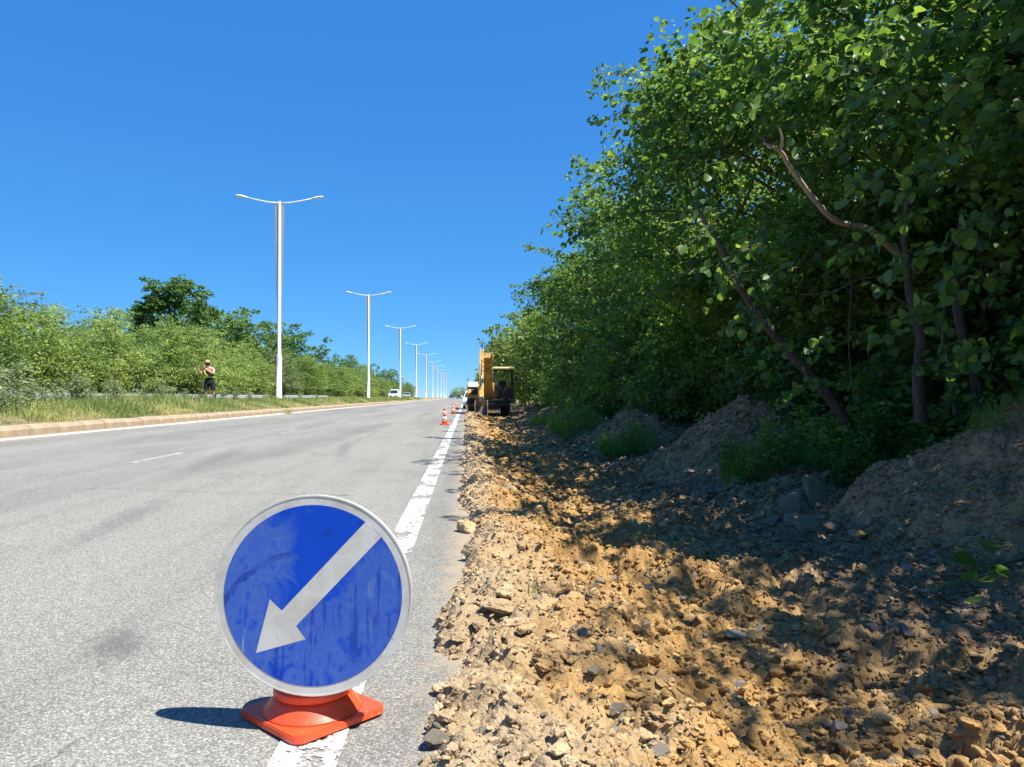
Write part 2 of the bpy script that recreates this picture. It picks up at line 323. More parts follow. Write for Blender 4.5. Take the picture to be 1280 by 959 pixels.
# ---------------------------------------------------------------- object helpers
def tag(o, label=None, cat=None, group=None, kind=None):
    if label: o['label'] = label
    if cat: o['category'] = cat
    if group: o['group'] = group
    if kind: o['kind'] = kind
    return o
def empty(name, loc=(0, 0, 0), rz=0.0):
    o = bpy.data.objects.new(name, None); col.objects.link(o)
    o.location = loc; o.rotation_euler = (0, 0, rz); o.empty_display_size = 0.2
    return o
def link(name, me, parent=None, loc=(0, 0, 0), rot=(0, 0, 0), scale=(1, 1, 1)):
    o = bpy.data.objects.new(name, me); col.objects.link(o)
    o.location = loc; o.rotation_euler = rot; o.scale = scale
    if parent is not None: o.parent = parent
    return o
def np_mesh(name, V, F, mat, smooth=False, tint=None):
    """V (n,3), F (m,k) uniform polygons."""
    V = np.asarray(V, np.float32); F = np.asarray(F, np.int32); k = F.shape[1]
    me = bpy.data.meshes.new(name)
    me.vertices.add(len(V)); me.vertices.foreach_set('co', V.ravel())
    me.loops.add(F.size); me.loops.foreach_set('vertex_index', F.ravel())
    me.polygons.add(len(F))
    me.polygons.foreach_set('loop_start', np.arange(0, F.size, k, dtype=np.int32))
    me.polygons.foreach_set('loop_total', np.full(len(F), k, np.int32))
    if smooth: me.polygons.foreach_set('use_smooth', np.ones(len(F), bool))
    if tint is not None:
        at = me.attributes.new('tint', 'FLOAT', 'FACE'); at.data.foreach_set('value', np.asarray(tint, np.float32))
    me.update(calc_edges=True); me.validate()
    if mat: me.materials.append(MAT[mat])
    return me

class MB:
    """collects simple solids, then links them as ONE mesh object"""
    def __init__(self): self.v = []; self.f = []; self.sm = []
    def add(self, V, F, M=None, smooth=False):
        b = len(self.v)
        for p in V:
            p = Vector(p)
            self.v.append(tuple(M @ p) if M is not None else tuple(p))
        for f in F: self.f.append([i + b for i in f]); self.sm.append(smooth)
        return self
    def box(self, c, s, M=None, bev=0.0, rot=None):
        bm = bmesh.new(); bmesh.ops.create_cube(bm, size=1.0)
        for v in bm.verts: v.co = Vector((v.co.x * s[0], v.co.y * s[1], v.co.z * s[2]))
        if bev: bmesh.ops.bevel(bm, geom=bm.edges[:], offset=bev, segments=2, affect='EDGES', profile=0.5)
        T = Matrix.Translation(c)
        if rot is not None: T = T @ rot.to_4x4() if isinstance(rot, (Matrix, Quaternion)) and not isinstance(rot, Quaternion) else T @ rot.to_matrix().to_4x4()
        if M is not None: T = M @ T
        bm.verts.index_update()
        self.add([v.co.copy() for v in bm.verts], [[v.index for v in f.verts] for f in bm.faces], T)
        bm.free(); return self
    def tube(self, pts, radii, n=8, cap=True, smooth=True, flat=1.0):
        pts = [Vector(p) for p in pts]
        if not hasattr(radii, '__len__'): radii = [radii] * len(pts)
        V = []; F = []; up = None
        for i, p in enumerate(pts):
            d = (pts[min(i + 1, len(pts) - 1)] - pts[max(i - 1, 0)]).normalized()
            if up is None:
                up = Vector((0, 0, 1)) if abs(d.z) < 0.9 else Vector((0, 1, 0))
            a = d.cross(up).normalized(); b = a.cross(d).normalized(); up = b
            for k in range(n):
                t = 2 * math.pi * k / n
                V.append(p + a * math.cos(t) * radii[i] + b * math.sin(t) * radii[i] * flat)
        for i in range(len(pts) - 1):
            for k in range(n):
                F.append([i * n + k, i * n + (k + 1) % n, (i + 1) * n + (k + 1) % n, (i + 1) * n + k])
        self.add(V, F, None, smooth)
        if cap:
            b = len(self.v) - len(V)
            self.f.append([b + k for k in range(n)][::-1]); self.sm.append(False)
            self.f.append([b + (len(pts) - 1) * n + k for k in range(n)]); self.sm.append(False)
        return self
    def lathe(self, prof, n=32, c=(0, 0, 0), M=None, smooth=True, cap=True):
        V = []; F = []
        for (r, z) in prof:
            for k in range(n):
                t = 2 * math.pi * k / n
                V.append((c[0] + r * math.cos(t), c[1] + r * math.sin(t), c[2] + z))
        for i in range(len(prof) - 1):
            for k in range(n):
                F.append([i * n + k, i * n + (k + 1) % n, (i + 1) * n + (k + 1) % n, (i + 1) * n + k])
        self.add(V, F, M, smooth)
        if cap:
            b = len(self.v) - len(V)
            self.f.append([b + k for k in range(n)][::-1]); self.sm.append(False)
            self.f.append([b + (len(prof) - 1) * n + k for k in range(n)]); self.sm.append(False)
        return self
    def prism(self, outline, d0, d1, axis='X', M=None, smooth=False):
        """outline of 2-D points extruded along an axis"""
        n = len(outline); V = []
        for d in (d0, d1):
            for (a, b) in outline:
                V.append({'X': (d, a, b), 'Y': (a, d, b), 'Z': (a, b, d)}[axis])
        F = [list(range(n))[::-1], [n + k for k in range(n)]]
        F += [[k, (k + 1) % n, n + (k + 1) % n, n + k] for k in range(n)]
        return self.add(V, F, M, smooth)
    def mesh(self, name, mat):
        me = bpy.data.meshes.new(name); me.from_pydata(self.v, [], self.f)
        me.polygons.foreach_set('use_smooth', self.sm)
        bm = bmesh.new(); bm.from_mesh(me); bmesh.ops.recalc_face_normals(bm, faces=bm.faces[:]); bm.to_mesh(me); bm.free()
        me.materials.append(MAT[mat]); return me
    def build(self, name, mat, parent=None, loc=(0, 0, 0), rot=(0, 0, 0)):
        return link(name, self.mesh(name, mat), parent, loc, rot)
def copy_tree(o, parent=None):
    c = o.copy(); col.objects.link(c); c.parent = parent
    for ch in list(o.children): copy_tree(ch, c)
    return c

# ---------------------------------------------------------------- numpy noise
def hash2(ix, iy, s):
    h = (ix.astype(np.int64) * 374761393 + iy.astype(np.int64) * 668265263 + s * 974711) & 0x7fffffff
    h = ((h ^ (h >> 13)) * 1274126177) & 0x7fffffff
    h = ((h ^ (h >> 16)) * 668265263) & 0x7fffffff
    return ((h ^ (h >> 15)) & 0xffffff) / float(0xffffff)
def vnoise(x, y, s=0):
    ix = np.floor(x); iy = np.floor(y); fx = x - ix; fy = y - iy
    fx = fx * fx * fx * (fx * (fx * 6 - 15) + 10); fy = fy * fy * fy * (fy * (fy * 6 - 15) + 10)
    a = hash2(ix, iy, s); b = hash2(ix + 1, iy, s); c = hash2(ix, iy + 1, s); d = hash2(ix + 1, iy + 1, s)
    return (a + (b - a) * fx) * (1 - fy) + (c + (d - c) * fx) * fy
def fbm(x, y, f, o=4, s=0, g=0.5):
    r = 0.0; a = 1.0; t = 0.0
    for i in range(o):
        r = r + a * (vnoise(x * f, y * f, s + i * 17) - 0.5); t += a; a *= g; f *= 2.03
    return r / t
def lumps(x, y, cell, s, rmin=0.25, rmax=0.62, keep=0.7):
    """half-buried rounded lumps: height in units of the cell"""
    c_, s_ = math.cos(s * 1.7), math.sin(s * 1.7); x, y = x * c_ - y * s_, x * s_ + y * c_
    wx = x + (vnoise(x / cell * 2.7, y / cell * 2.7, s + 5) - 0.5) * cell * 0.30
    wy = y + (vnoise(x / cell * 2.7, y / cell * 2.7, s + 6) - 0.5) * cell * 0.30
    gx = wx / cell; gy = wy / cell; ix = np.floor(gx); iy = np.floor(gy); h = np.zeros_like(x)
    for dx in (-1, 0, 1):
        for dy in (-1, 0, 1):
            cx = ix + dx; cy = iy + dy
            r = rmin + (rmax - rmin) * hash2(cx, cy, s + 1) ** 1.5
            on = hash2(cx, cy, s + 2) < keep
            ax = 0.7 + 0.6 * hash2(cx, cy, s + 7)
            ex = (gx - (cx + 0.1 + 0.8 * hash2(cx, cy, s + 3))) / ax; ey = (gy - (cy + 0.1 + 0.8 * hash2(cx, cy, s + 4))) * ax
            q = 1 - (ex * ex + ey * ey) / (r * r)
            tilt = 1 + 0.8 * (ex * (hash2(cx, cy, s + 8) - .5) + ey * (hash2(cx, cy, s + 9) - .5)) / r
            hk = r * np.minimum(np.sqrt(np.clip(q * 1.7, 0, 1)), 0.62 + .38 * hash2(cx, cy, s + 10)) * tilt
            h = np.maximum(h, np.where(on & (q > 0), hk, 0))
    return h
def sstep(a, b, x):
    t = np.clip((x - a) / (b - a), 0, 1); return t * t * (3 - 2 * t)
def crest(Y):
    """the road falls away beyond a far crest"""
    Y = np.asarray(Y, float); d = np.clip(Y - 340, 0, None)
    return -np.where(d < 200, d * d / 8000, 5 + (d - 200) * 0.05 * 0.6)
# ================================================================ THE GROUND, ROAD, KERB
CROSS = 0.035
def road_z(X): return np.where(X < -0.5, CROSS * (-0.5 - X), 0.0)
def ground_z(X, Y):
    X = np.asarray(X, float); Y = np.asarray(Y, float)
    xs = [-400, -60, -30, -22.5, -20.6, -12.9, -12.3, -10.6, -9.2, -8.45, -8.2, -0.1, 0.3, 7.0, 9.5, 14, 60, 400]
    zs = [6.0, 1.6, 0.75, 0.5, 0.52, 0.52, 0.62, 0.76, 0.66, 0.46, 0.1, -0.15, -0.9, -0.9, 0.25, 0.4, 1.5, 8.0]
    z = np.interp(X, xs, zs)
    z = np.where((X > -0.05) & (X < 9.4), np.where(Y > 74, np.interp(X, [-0.1, 0.3, 2, 4, 9.5], [-0.02, 0.0, -0.05, 0.1, 0.25]), z), z)
    n = (vnoise(X * 0.7, Y * 0.7, 3) - 0.5) * 0.10 + (vnoise(X * 2.1, Y * 2.1, 4) - 0.5) * 0.05
    z = z + n * ((X < -8.5) & (X > -12.6)) + n * 2 * (X < -21.5)
    return z + crest(Y)
def grid_mesh(name, xs, ys, zf, mat, smooth=True):
    Xg, Yg = np.meshgrid(xs, ys)
    Z = zf(Xg, Yg); V = np.stack([Xg, Yg, Z], -1).reshape(-1, 3)
    nx, ny = len(xs), len(ys)
    i = np.arange(nx * ny).reshape(ny, nx)
    F = np.stack([i[:-1, :-1], i[:-1, 1:], i[1:, 1:], i[1:, :-1]], -1).reshape(-1, 4)
    return np_mesh(name, V, F, mat, smooth)
gx = np.unique(np.concatenate([[-2500, -900, -400, -200, -100, -60, -40, -30], np.arange(-24, -7.9, 0.35), [-8.45, -8.2, -4, -0.1, 0.3, 2, 4, 7, 9.5, 11, 14, 20, 35, 60, 120, 400, 900, 2500]]))
gy = np.concatenate([[-600, -200, -60, -20], np.arange(-6, 76, 0.6), np.arange(78, 360, 6), np.arange(370, 700, 15), [800, 1000, 1400, 2000, 3000]])
tag(link('ground', grid_mesh('ground', gx, gy, ground_z, 'meadow_ground')), kind='structure')

ry = np.concatenate([np.arange(-30, 345, 5.0), np.arange(345, 700, 12.0)])
def strip(name, x0, x1, ys, lift, mat, nx=2, zf=road_z, kind='structure', parent=None):
    o = link(name, grid_mesh(name, np.linspace(x0, x1, nx), np.asarray(ys, float), lambda X, Y: zf(X) + crest(Y) + lift, mat, False), parent)
    if parent is None: tag(o, kind=kind)
    return o
xs_road = np.array([-8.22, -6, -4, -2, -0.5, 0.06])
road = tag(link('road', grid_mesh('road', xs_road, ry, lambda X, Y: road_z(X) + crest(Y), 'asphalt', False)), kind='structure')
opp = lambda X: 0.56 + 0 * X
strip('opposite_carriageway', -20.4, -12.9, ry, 0.0, 'asphalt', 2, opp)
# painted lines, 4 mm proud
strip('edge_line', -0.535, -0.35, ry, 0.004, 'road_paint', 2, parent=road)
strip('edge_line', -7.99, -7.84, ry, 0.004, 'road_paint_fresh', 2, parent=road)
dash = None
for k in range(36):
    y0 = 10.3 + 8.0 * k
    strip('lane_dash', -4.42, -4.30, [y0, y0 + 1.9], 0.004, 'road_paint_faded', 2, parent=road)

# kerb: stones laid end to end, each its own piece, then the far run as one
kerb = tag(empty('kerb', (-8.32, 0, 0)), kind='structure')
kv = MB(); kz = float(road_z(np.array([-8.2]))[0])
kv.prism([(-0.12, -0.15), (0.12, -0.15), (0.12, 0.12), (0.085, 0.185), (-0.12, 0.20)], 0.006, 0.994, 'Y')
kme = kv.mesh('kerb_stone', 'kerb_concrete')
for k in range(72):
    o = link('kerb_stone', kme, kerb, (random.uniform(-.008, .008), k - 4.0, kz + random.uniform(-.008, .008)), (0, 0, random.uniform(-.006, .006)))
fk = MB()
for k in range(68, 345): fk.prism([(-0.12, -0.15), (0.12, -0.15), (0.12, 0.12), (0.085, 0.185), (-0.12, 0.20)], k + .006, k + .994, 'Y')
tag(fk.build('kerb_stones', 'kerb_concrete', kerb, (0, 0, kz)), kind='stuff')

# ================================================================ THE DUG STRIP
def dirt_smooth(X, Y):
    z = -0.03 - 0.27 * sstep(0.25, 1.5, X) + 0.22 * sstep(2.4, 4.0, X) + 0.38 * sstep(4.0, 6.5, X)
    z = z + 0.055 * np.exp(-((X - 0.16) / 0.17) ** 2)
    m = sstep(0.0, 0.7, X)
    z = z + m * (0.26 * fbm(X, Y, 0.55, 3, 11) + 0.30 * fbm(X, Y, 1.6, 4, 12, .6) + 0.08 * fbm(X, Y, 3.4, 3, 14, .6)) + (1 - m) * 0.09 * fbm(X, Y, 1.4, 3, 13)
    # low spoil ridge that runs on past the heaps
    r = np.exp(-((X - 3.9 + 0.5 * np.sin(Y * 0.35)) / 0.8) ** 2) * sstep(12, 15, Y) * (1 - sstep(34, 42, Y))
    z = z + r * (0.30 + 0.55 * np.clip(fbm(X * 0.4, Y, 0.33, 2, 21) * 2 + 0.15, 0, 1))
    z = z * (1 - 0.75 * sstep(44, 56, Y) * (X < 4)) 
    return z
def dirt_z(X, Y):
    X = np.asarray(X, float); Y = np.asarray(Y, float)
    z = dirt_smooth(X, Y)
    edge = sstep(-0.22, 0.10, X + 0.20 * fbm(X, Y, 2.2, 4, 31) + 0.085 * (1 - sstep(2.4, 5.0, Y)))
    rough = np.clip(0.55 + 1.6 * fbm(X, Y, 0.8, 3, 41), 0.15, 1.2)
    smoothband = 1 - 0.35 * np.exp(-((X - 0.35) / 0.25) ** 2)      # packed sand on the lip
    a = edge * rough * smoothband
    z = z + a * (0.42 * 0.40 * lumps(X, Y, 0.42, 51, keep=0.75) + 0.17 * 0.55 * lumps(X, Y, 0.17, 61, keep=0.75))
    z = z + edge * (0.25 + rough) * (0.075 * 0.75 * lumps(X, Y, 0.075, 71, keep=0.7) + 0.032 * 0.95 * lumps(X, Y, 0.032, 81, keep=0.8))
    z = z + edge * (0.07 * fbm(X, Y, 4.5, 4, 91, 0.62) + 0.034 * fbm(X, Y, 24, 3, 92, 0.68) + 0.075 * (np.abs(fbm(X, Y, 6.5, 4, 93, .6)) - .1))
    z = z - 0.16 * (1 - edge)
    z = z + edge * 0.035
    return z
dx_ = np.concatenate([np.arange(-0.34, 2.2, 0.0115), np.arange(2.2, 4.6, 0.021), np.arange(4.6, 9.6, 0.07)])
dy_ = 1.25 * (76 / 1.25) ** (np.linspace(0, 1, 840))
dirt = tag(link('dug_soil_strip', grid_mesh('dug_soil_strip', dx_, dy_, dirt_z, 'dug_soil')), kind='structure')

def heap(cx, cy, rx, ry_, H, seed, label, step):
    xs = np.arange(-rx * 1.25, rx * 1.25, step); ys = np.arange(-ry_ * 1.25, ry_ * 1.25, step)
    z0 = float(dirt_smooth(np.array([[cx]]), np.array([[cy]]))[0, 0])
    def zf(x, y):
        X = x + cx; Y = y + cy
        d = np.sqrt((x / rx) ** 2 + (y / ry_) ** 2) * (1 + 0.45 * fbm(X, Y, 1.1, 3, seed))
        prof = np.where(d < 1, 1 - d, 0) ** 1.0
        prof = np.where(d < 0.22, prof - (0.22 - d) ** 2 * 1.6, prof)
        g = dirt_smooth(X, Y) - z0
        det = 0.16 * 0.35 * lumps(X, Y, 0.16, seed + 3, keep=.45) + 0.07 * .45 * lumps(X, Y, 0.07, seed + 5, keep=.6) + 0.03 * .5 * lumps(X, Y, 0.03, seed + 6, keep=.6)
        return np.where(d < 1, g, g) - 0.10 + (H + 0.1) * prof - 0.5 * sstep(0.97, 1.25, d) + det + 0.30 * fbm(X, Y, 1.5, 5, seed + 7, .62)
    o = link('earth_heap', grid_mesh('earth_heap', xs, ys, zf, 'heap_soil'), None, (cx, cy, z0))
    tag(o, label, 'earth heap', 'heaps of dug earth under the trees')
    def top(X, Y): return zf(np.asarray(X, float) - cx, np.asarray(Y, float) - cy) + z0
    return top
heapA = heap(4.85, 6.0, 1.75, 1.9, 1.22, 201, 'large brown heap of dug earth and gravel at the right edge, nearest the camera', 0.019)
heapB = heap(4.15, 11.3, 1.7, 1.6, 1.16, 301, 'pointed brown earth heap behind the grass patch, leaning against dark tree leaves', 0.026)
heapC = heap(3.8, 17.5, 1.3, 2.0, 0.20, 401, 'low earth heap, farthest along the tree edge, with weeds on it', 0.05)
heapZ = [(heapA, 4.85, 6.0, 1.75, 1.9), (heapB, 4.15, 11.3, 1.7, 1.6), (heapC, 3.8, 17.5, 1.3, 2.0)]
def surf(X, Y):
    X = np.atleast_1d(np.asarray(X, float)); Y = np.atleast_1d(np.asarray(Y, float))
    z = dirt_z(X, Y)
    for f, cx, cy, rx, ry_ in heapZ:
        ins = (np.abs(X - cx) < rx * 1.2) & (np.abs(Y - cy) < ry_ * 1.2)
        if ins.any(): z[ins] = np.maximum(z[ins], f(X[ins], Y[ins]))
    return z

# ================================================================ STONES AND CLODS
def chip_mesh(name, seed, mat, flat=0.7, elong=1.25, sub=3, planes=16, rough=0.10):
    rg = np.random.default_rng(seed); bm = bmesh.new(); bmesh.ops.create_icosphere(bm, subdivisions=sub, radius=1.0)
    N = rg.normal(size=(planes, 3)); N /= np.linalg.norm(N, axis=1, keepdims=True); H = rg.uniform(.62, 1.0, planes)
    D = np.array([v.co[:] for v in bm.verts]); D /= np.linalg.norm(D, axis=1, keepdims=True)
    r = np.min(np.where(D @ N.T > .05, H / np.maximum(D @ N.T, .05), 9), axis=1); r = np.minimum(r, 1.25)
    nz = fbm(D[:, 0] * 1.0 + D[:, 2] * 1.7 + seed, D[:, 1] + D[:, 2] * .9, 1.6, 4, seed, .65) + .6 * fbm(D[:, 1] * 1.3 - D[:, 2], D[:, 0] + seed, 3.5, 3, seed + 3, .65)
    r = r * (1 + rough * 3.2 * nz)
    for v, d, q in zip(bm.verts, D, r): v.co = Vector((d[0] * q * elong * .5, d[1] * q * .5, d[2] * q * flat * .5))
    me = bpy.data.meshes.new(name); bm.to_mesh(me); bm.free(); me.materials.append(MAT[mat]); return me
def rock_mesh(name, seed, mat, n=16, flat=0.7, elong=1.25, smooth=False):
    rg = np.random.default_rng(seed); bm = bmesh.new()
    for _ in range(n):
        d = rg.normal(size=3); d /= np.linalg.norm(d)
        r = rg.uniform(0.8, 1.0)
        bm.verts.new((d[0] * r * elong * .5, d[1] * r * .5, d[2] * r * flat * .5))
    res = bmesh.ops.convex_hull(bm, input=bm.verts[:])
    bmesh.ops.delete(bm, geom=[v for v in bm.verts if not v.link_faces], context='VERTS')
    if smooth:
        bmesh.ops.subdivide_edges(bm, edges=bm.edges[:], cuts=1, use_grid_fill=True, smooth=0.35)
        for v in bm.verts: v.co *= 1 + rg.uniform(-.07, .07)
    me = bpy.data.meshes.new(name); bm.to_mesh(me); bm.free()
    me.materials.append(MAT[mat]); return me
def px(u, v, z):
    Y = 961.0 * (1.0 - z) / (v - 496.0); return ((u - 583.0) / 961.0 * Y, Y)
def put_px(u, v):
    z = -0.1
    for _ in range(12):
        X, Y = px(u, v, z); z = 0.6 * z + 0.4 * float(surf(X, Y)[0])
    return X, Y, z
rng = np.random.default_rng(5)
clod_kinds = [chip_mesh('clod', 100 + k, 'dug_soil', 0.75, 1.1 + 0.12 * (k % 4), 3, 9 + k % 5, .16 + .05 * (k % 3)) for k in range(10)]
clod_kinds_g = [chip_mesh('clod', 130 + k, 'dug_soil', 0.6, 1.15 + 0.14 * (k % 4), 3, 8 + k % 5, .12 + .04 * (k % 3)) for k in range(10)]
NC = 52000
cy = 1.7 * (40 / 1.7) ** (rng.random(NC) ** 0.85); cxx = -0.10 + 5.0 * rng.random(NC) ** 1.15
size = np.clip(np.exp(rng.normal(math.log(0.021), 0.62, NC)) * (0.75 + 0.02 * cy), 0.008, 0.15)
gx_ = rng.uniform(1.3, 4.6, 13000); gy_ = 2.2 * (10 / 2.2) ** rng.random(13000); cxx = np.concatenate([cxx, gx_]); cy = np.concatenate([cy, gy_]); size = np.concatenate([size, np.clip(np.exp(rng.normal(math.log(.021), .5, 13000)), .01, .08)])
hx = np.concatenate([cx0 + rx0 * np.sqrt(rng.random(3200)) * np.cos(aa) for (cx0, rx0, aa) in ((4.85, 1.7, rng.uniform(0, 6.28, 3200)), (4.15, 1.4, rng.uniform(0, 6.28, 3200)))])
hy = np.concatenate([cy0 + ry0 * (rng.random(3200) * 2 - 1) for (cy0, ry0) in ((6.0, 1.7), (11.3, 1.4))])
cxx = np.concatenate([cxx, hx]); cy = np.concatenate([cy, hy]); size = np.concatenate([size, np.clip(np.exp(rng.normal(math.log(.026), .5, 6400)), .01, .10)])
size = np.where(cxx < 0.12, np.minimum(size, 0.045), size); size = np.minimum(size, 0.030 + 0.0095 * cy)
u = 583 + cxx / cy * 961
keepm = (u < 1330) & (fbm(cxx, cy, 1.3, 3, 77) > -0.13 + 0.12 * rng.random(len(cxx)))
cxx, cy, size = cxx[keepm], cy[keepm], size[keepm]
cz = surf(cxx, cy)
order = np.argsort(-(size / cy))
nind = 0; uvis = u[keepm]; sources = []
for i in order:
    if nind >= 285: break
    if not (0 < uvis[i] < 1285) : continue
    s = float(size[i])
    if s / cy[i] * 961 < 6: continue
    grey = cxx[i] + rng.normal(0, 0.4) > 1.7
    e = Quaternion((rng.normal(), rng.normal() * .15, rng.normal() * .15 + 0.01, rng.normal())).normalized()
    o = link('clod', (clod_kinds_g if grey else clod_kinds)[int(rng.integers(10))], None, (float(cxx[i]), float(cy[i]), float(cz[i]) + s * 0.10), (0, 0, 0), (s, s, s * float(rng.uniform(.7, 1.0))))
    o.rotation_mode = 'QUATERNION'; o.rotation_quaternion = e; nind += 1
    if grey: tag(o, 'dusty grey brown clod lying loose among the rubble toward the trees', 'clod', 'grey brown clods on the dug strip')
    else: tag(o, 'crumbly ochre clod lying loose on the sandy dug soil beside the road', 'clod', 'ochre clods on the dug strip')

# the crumbs and gravel nobody could count: small chips set on points by geometry nodes
def gravel(name, kinds, X, Y, S, seed):
    rg = np.random.default_rng(seed); n = len(X)
    Z = surf(X, Y) + S * rg.uniform(-.05, .22, n)
    me = bpy.data.meshes.new(name); me.vertices.add(n); me.vertices.foreach_set('co', np.stack([X, Y, Z], 1).astype(np.float32).ravel())
    rot = np.stack([rg.normal(0, .45, n), rg.normal(0, .45, n), rg.uniform(0, 6.28, n)], 1).astype(np.float32)
    scl = np.stack([S * rg.uniform(.8, 1.25, n), S * rg.uniform(.8, 1.25, n), S * rg.uniform(.6, 1.1, n)], 1).astype(np.float32)
    for nm, typ, arr in (('chip_rot', 'FLOAT_VECTOR', rot), ('chip_scale', 'FLOAT_VECTOR', scl)):
        me.attributes.new(nm, typ, 'POINT').data.foreach_set('vector', arr.ravel())
    me.attributes.new('chip_kind', 'INT', 'POINT').data.foreach_set('value', rg.integers(0, len(kinds), n).astype(np.int32))
    o = link(name, me); tag(o, kind='stuff')
    g = bpy.data.node_groups.new(name, 'GeometryNodeTree')
    g.interface.new_socket('Geometry', in_out='INPUT', socket_type='NodeSocketGeometry'); g.interface.new_socket('Geometry', in_out='OUTPUT', socket_type='NodeSocketGeometry')
    N = g.nodes; Lk = g.links; gi = N.new('NodeGroupInput'); go = N.new('NodeGroupOutput')
    jn = N.new('GeometryNodeJoinGeometry'); ins = N.new('GeometryNodeInstanceOnPoints')
    for k in kinds[::-1]:
        oi = N.new('GeometryNodeObjectInfo'); oi.transform_space = 'ORIGINAL'; oi.inputs['Object'].default_value = k; oi.inputs['As Instance'].default_value = True
        Lk.new(oi.outputs['Geometry'], jn.inputs[0])
    def attr(nm, dt):
        a_ = N.new('GeometryNodeInputNamedAttribute'); a_.data_type = dt; a_.inputs['Name'].default_value = nm
        return [s_ for s_ in a_.outputs if s_.enabled and s_.name == 'Attribute'][0]
    e2r = N.new('FunctionNodeEulerToRotation'); Lk.new(attr('chip_rot', 'FLOAT_VECTOR'), e2r.inputs[0])
    Lk.new(gi.outputs[0], ins.inputs['Points']); Lk.new(jn.outputs[0], ins.inputs['Instance']); ins.inputs['Pick Instance'].default_value = True
    Lk.new(attr('chip_kind', 'INT'), ins.inputs['Instance Index']); Lk.new(e2r.outputs[0], ins.inputs['Rotation']); Lk.new(attr('chip_scale', 'FLOAT_VECTOR'), ins.inputs['Scale'])
    Lk.new(ins.outputs[0], go.inputs[0])
    md = o.modifiers.new('chips', 'NODES'); md.node_group = g
    return o
def chip_objects(mats, seed):
    """small real stones lying on the strip that also lend their shape to the gravel"""
    out = []
    for k, m_ in enumerate(mats):
        me = chip_mesh('pebble', seed + k, m_, .62, 1.1 + .1 * (k % 4), 2, 9 + k % 4, .13)
        x, y = rng.uniform(.6, 1.6), rng.uniform(2.6, 4.0); s = rng.uniform(.02, .03)
        o = link('pebble', me, None, (x, y, float(surf(x, y)[0]) + .1 * s), (0, 0, rng.uniform(0, 6)), (s, s, s)); out.append(o)
        tag(o, 'small angular pebble half sunk in the dug soil', 'pebble', 'pebbles in the dug soil')
    return out
kinds = chip_objects(['dug_soil'] * 14 + ['stone_pale'], 500)
def field(n, x0, x1, xp, y0, y1, yp, med, sg, lo, hi):
    Y = y0 * (y1 / y0) ** (rng.random(n) ** yp); X = x0 + (x1 - x0) * rng.random(n) ** xp
    S = np.clip(np.exp(rng.normal(math.log(med), sg, n)) * (0.8 + .045 * Y), lo, hi)
    ok = (583 + X / Y * 961 < 1340) & (fbm(X, Y, 2.0, 3, 78) > -0.16 - .16 * rng.random(n))
    ok &= (X > .45) | (Y > 5) | (rng.random(n) < .55); S = np.where(X < .40, np.minimum(S, .014 + .004 * Y), S)
    return X[ok], Y[ok], S[ok]
parts_ = [field(95000, -.12, 4.9, 1.25, 1.7, 14, .9, .0115, .62, .005, .06), field(55000, -.12, 4.6, 1.1, 8, 44, .9, .020, .6, .01, .12), field(26000, 1.2, 4.4, .9, 2.2, 11, 1.0, .017, .6, .006, .07)]
parts0 = parts_; parts_ = []
hX = np.concatenate([4.85 + 1.9 * (rng.random(15000) * 2 - 1), 4.15 + 1.7 * (rng.random(11000) * 2 - 1)]); hY = np.concatenate([6.0 + 1.8 * (rng.random(15000) * 2 - 1), 11.3 + 1.6 * (rng.random(11000) * 2 - 1)])
parts_.append((hX, hY, np.clip(np.exp(rng.normal(math.log(.0155), .6, 26000)), .006, .06)))
keep_ = rng.random(26000) < .95; parts_ = [tuple(a_[keep_] for a_ in parts_[0])]
hk = chip_objects(['heap_soil'] * 6, 540); gravel('heap_crumbs', hk, *parts_[0], 10); parts_ = parts0
gravel('soil_crumbs', kinds, np.concatenate([q[0] for q in parts_]), np.concatenate([q[1] for q in parts_]), np.concatenate([q[2] for q in parts_]), 9)

def stone(u_, v_, w, mat, label, flat=0.6, el=1.3, seed=1, rz=0.3, tilt=0.1, name='stone', sink=0.12, h=None):
    X, Y, z = put_px(u_, v_)
    soil_ = mat.startswith('clod')
    me = chip_mesh(name, 700 + seed, 'dug_soil' if soil_ else mat, flat, el, 4, 13, .15 if soil_ else .07)
    s = w * Y / 961.0 / el * 1.1
    o = link(name, me, None, (X, Y, z + s * flat * .5 * (1 - sink * 2)), (tilt, tilt * .6, rz), (s, s, s))
    return tag(o, label, 'stone')
stone(547, 921, 34, 'stone_pale', 'flat pale tan stone beside the asphalt edge, leftmost at the bottom', .45, 1.35, 1, .2, .08)
stone(587, 922, 26, 'stone_pale', 'pale grey rounded stone on the sand, right of the flat tan one', .75, 1.1, 2)
stone(680, 690, 22, 'stone_grey', 'smooth grey oval stone at the lit edge of the tree shade', .65, 1.3, 3, -.7)
stone(778, 895, 24, 'stone_pale', 'whitish rounded stone on lit ochre soil near the front', .75, 1.15, 4, .4)
stone(826, 945, 32, 'stone_pale', 'pale jagged stone at the very front of the dug strip', .6, 1.25, 5, 1.2)
stone(728, 930, 22, 'stone_yellow', 'small yellow slab lying flat on the sandy slope', .25, 1.5, 6, .9, .2)
stone(684, 826, 22, 'stone_yellow', 'yellow tan slab standing on edge in the sandy slope', .4, 1.6, 7, 1.9, .5)
stone(744, 842, 18, 'stone_pale', 'little white stone on the ochre soil above the slope', .6, 1.2, 8)
stone(668, 862, 12, 'stone_grey', 'small blue grey stone bedded in the sandy slope', .6, 1.3, 9)
stone(921, 802, 30, 'stone_pale', 'long tan stone half in shade near the light patches', .5, 1.5, 10, .5)
stone(1225, 803, 44, 'clod_ochre', 'large brown clod in the shade at the right edge', .5, 1.5, 11, -.1)
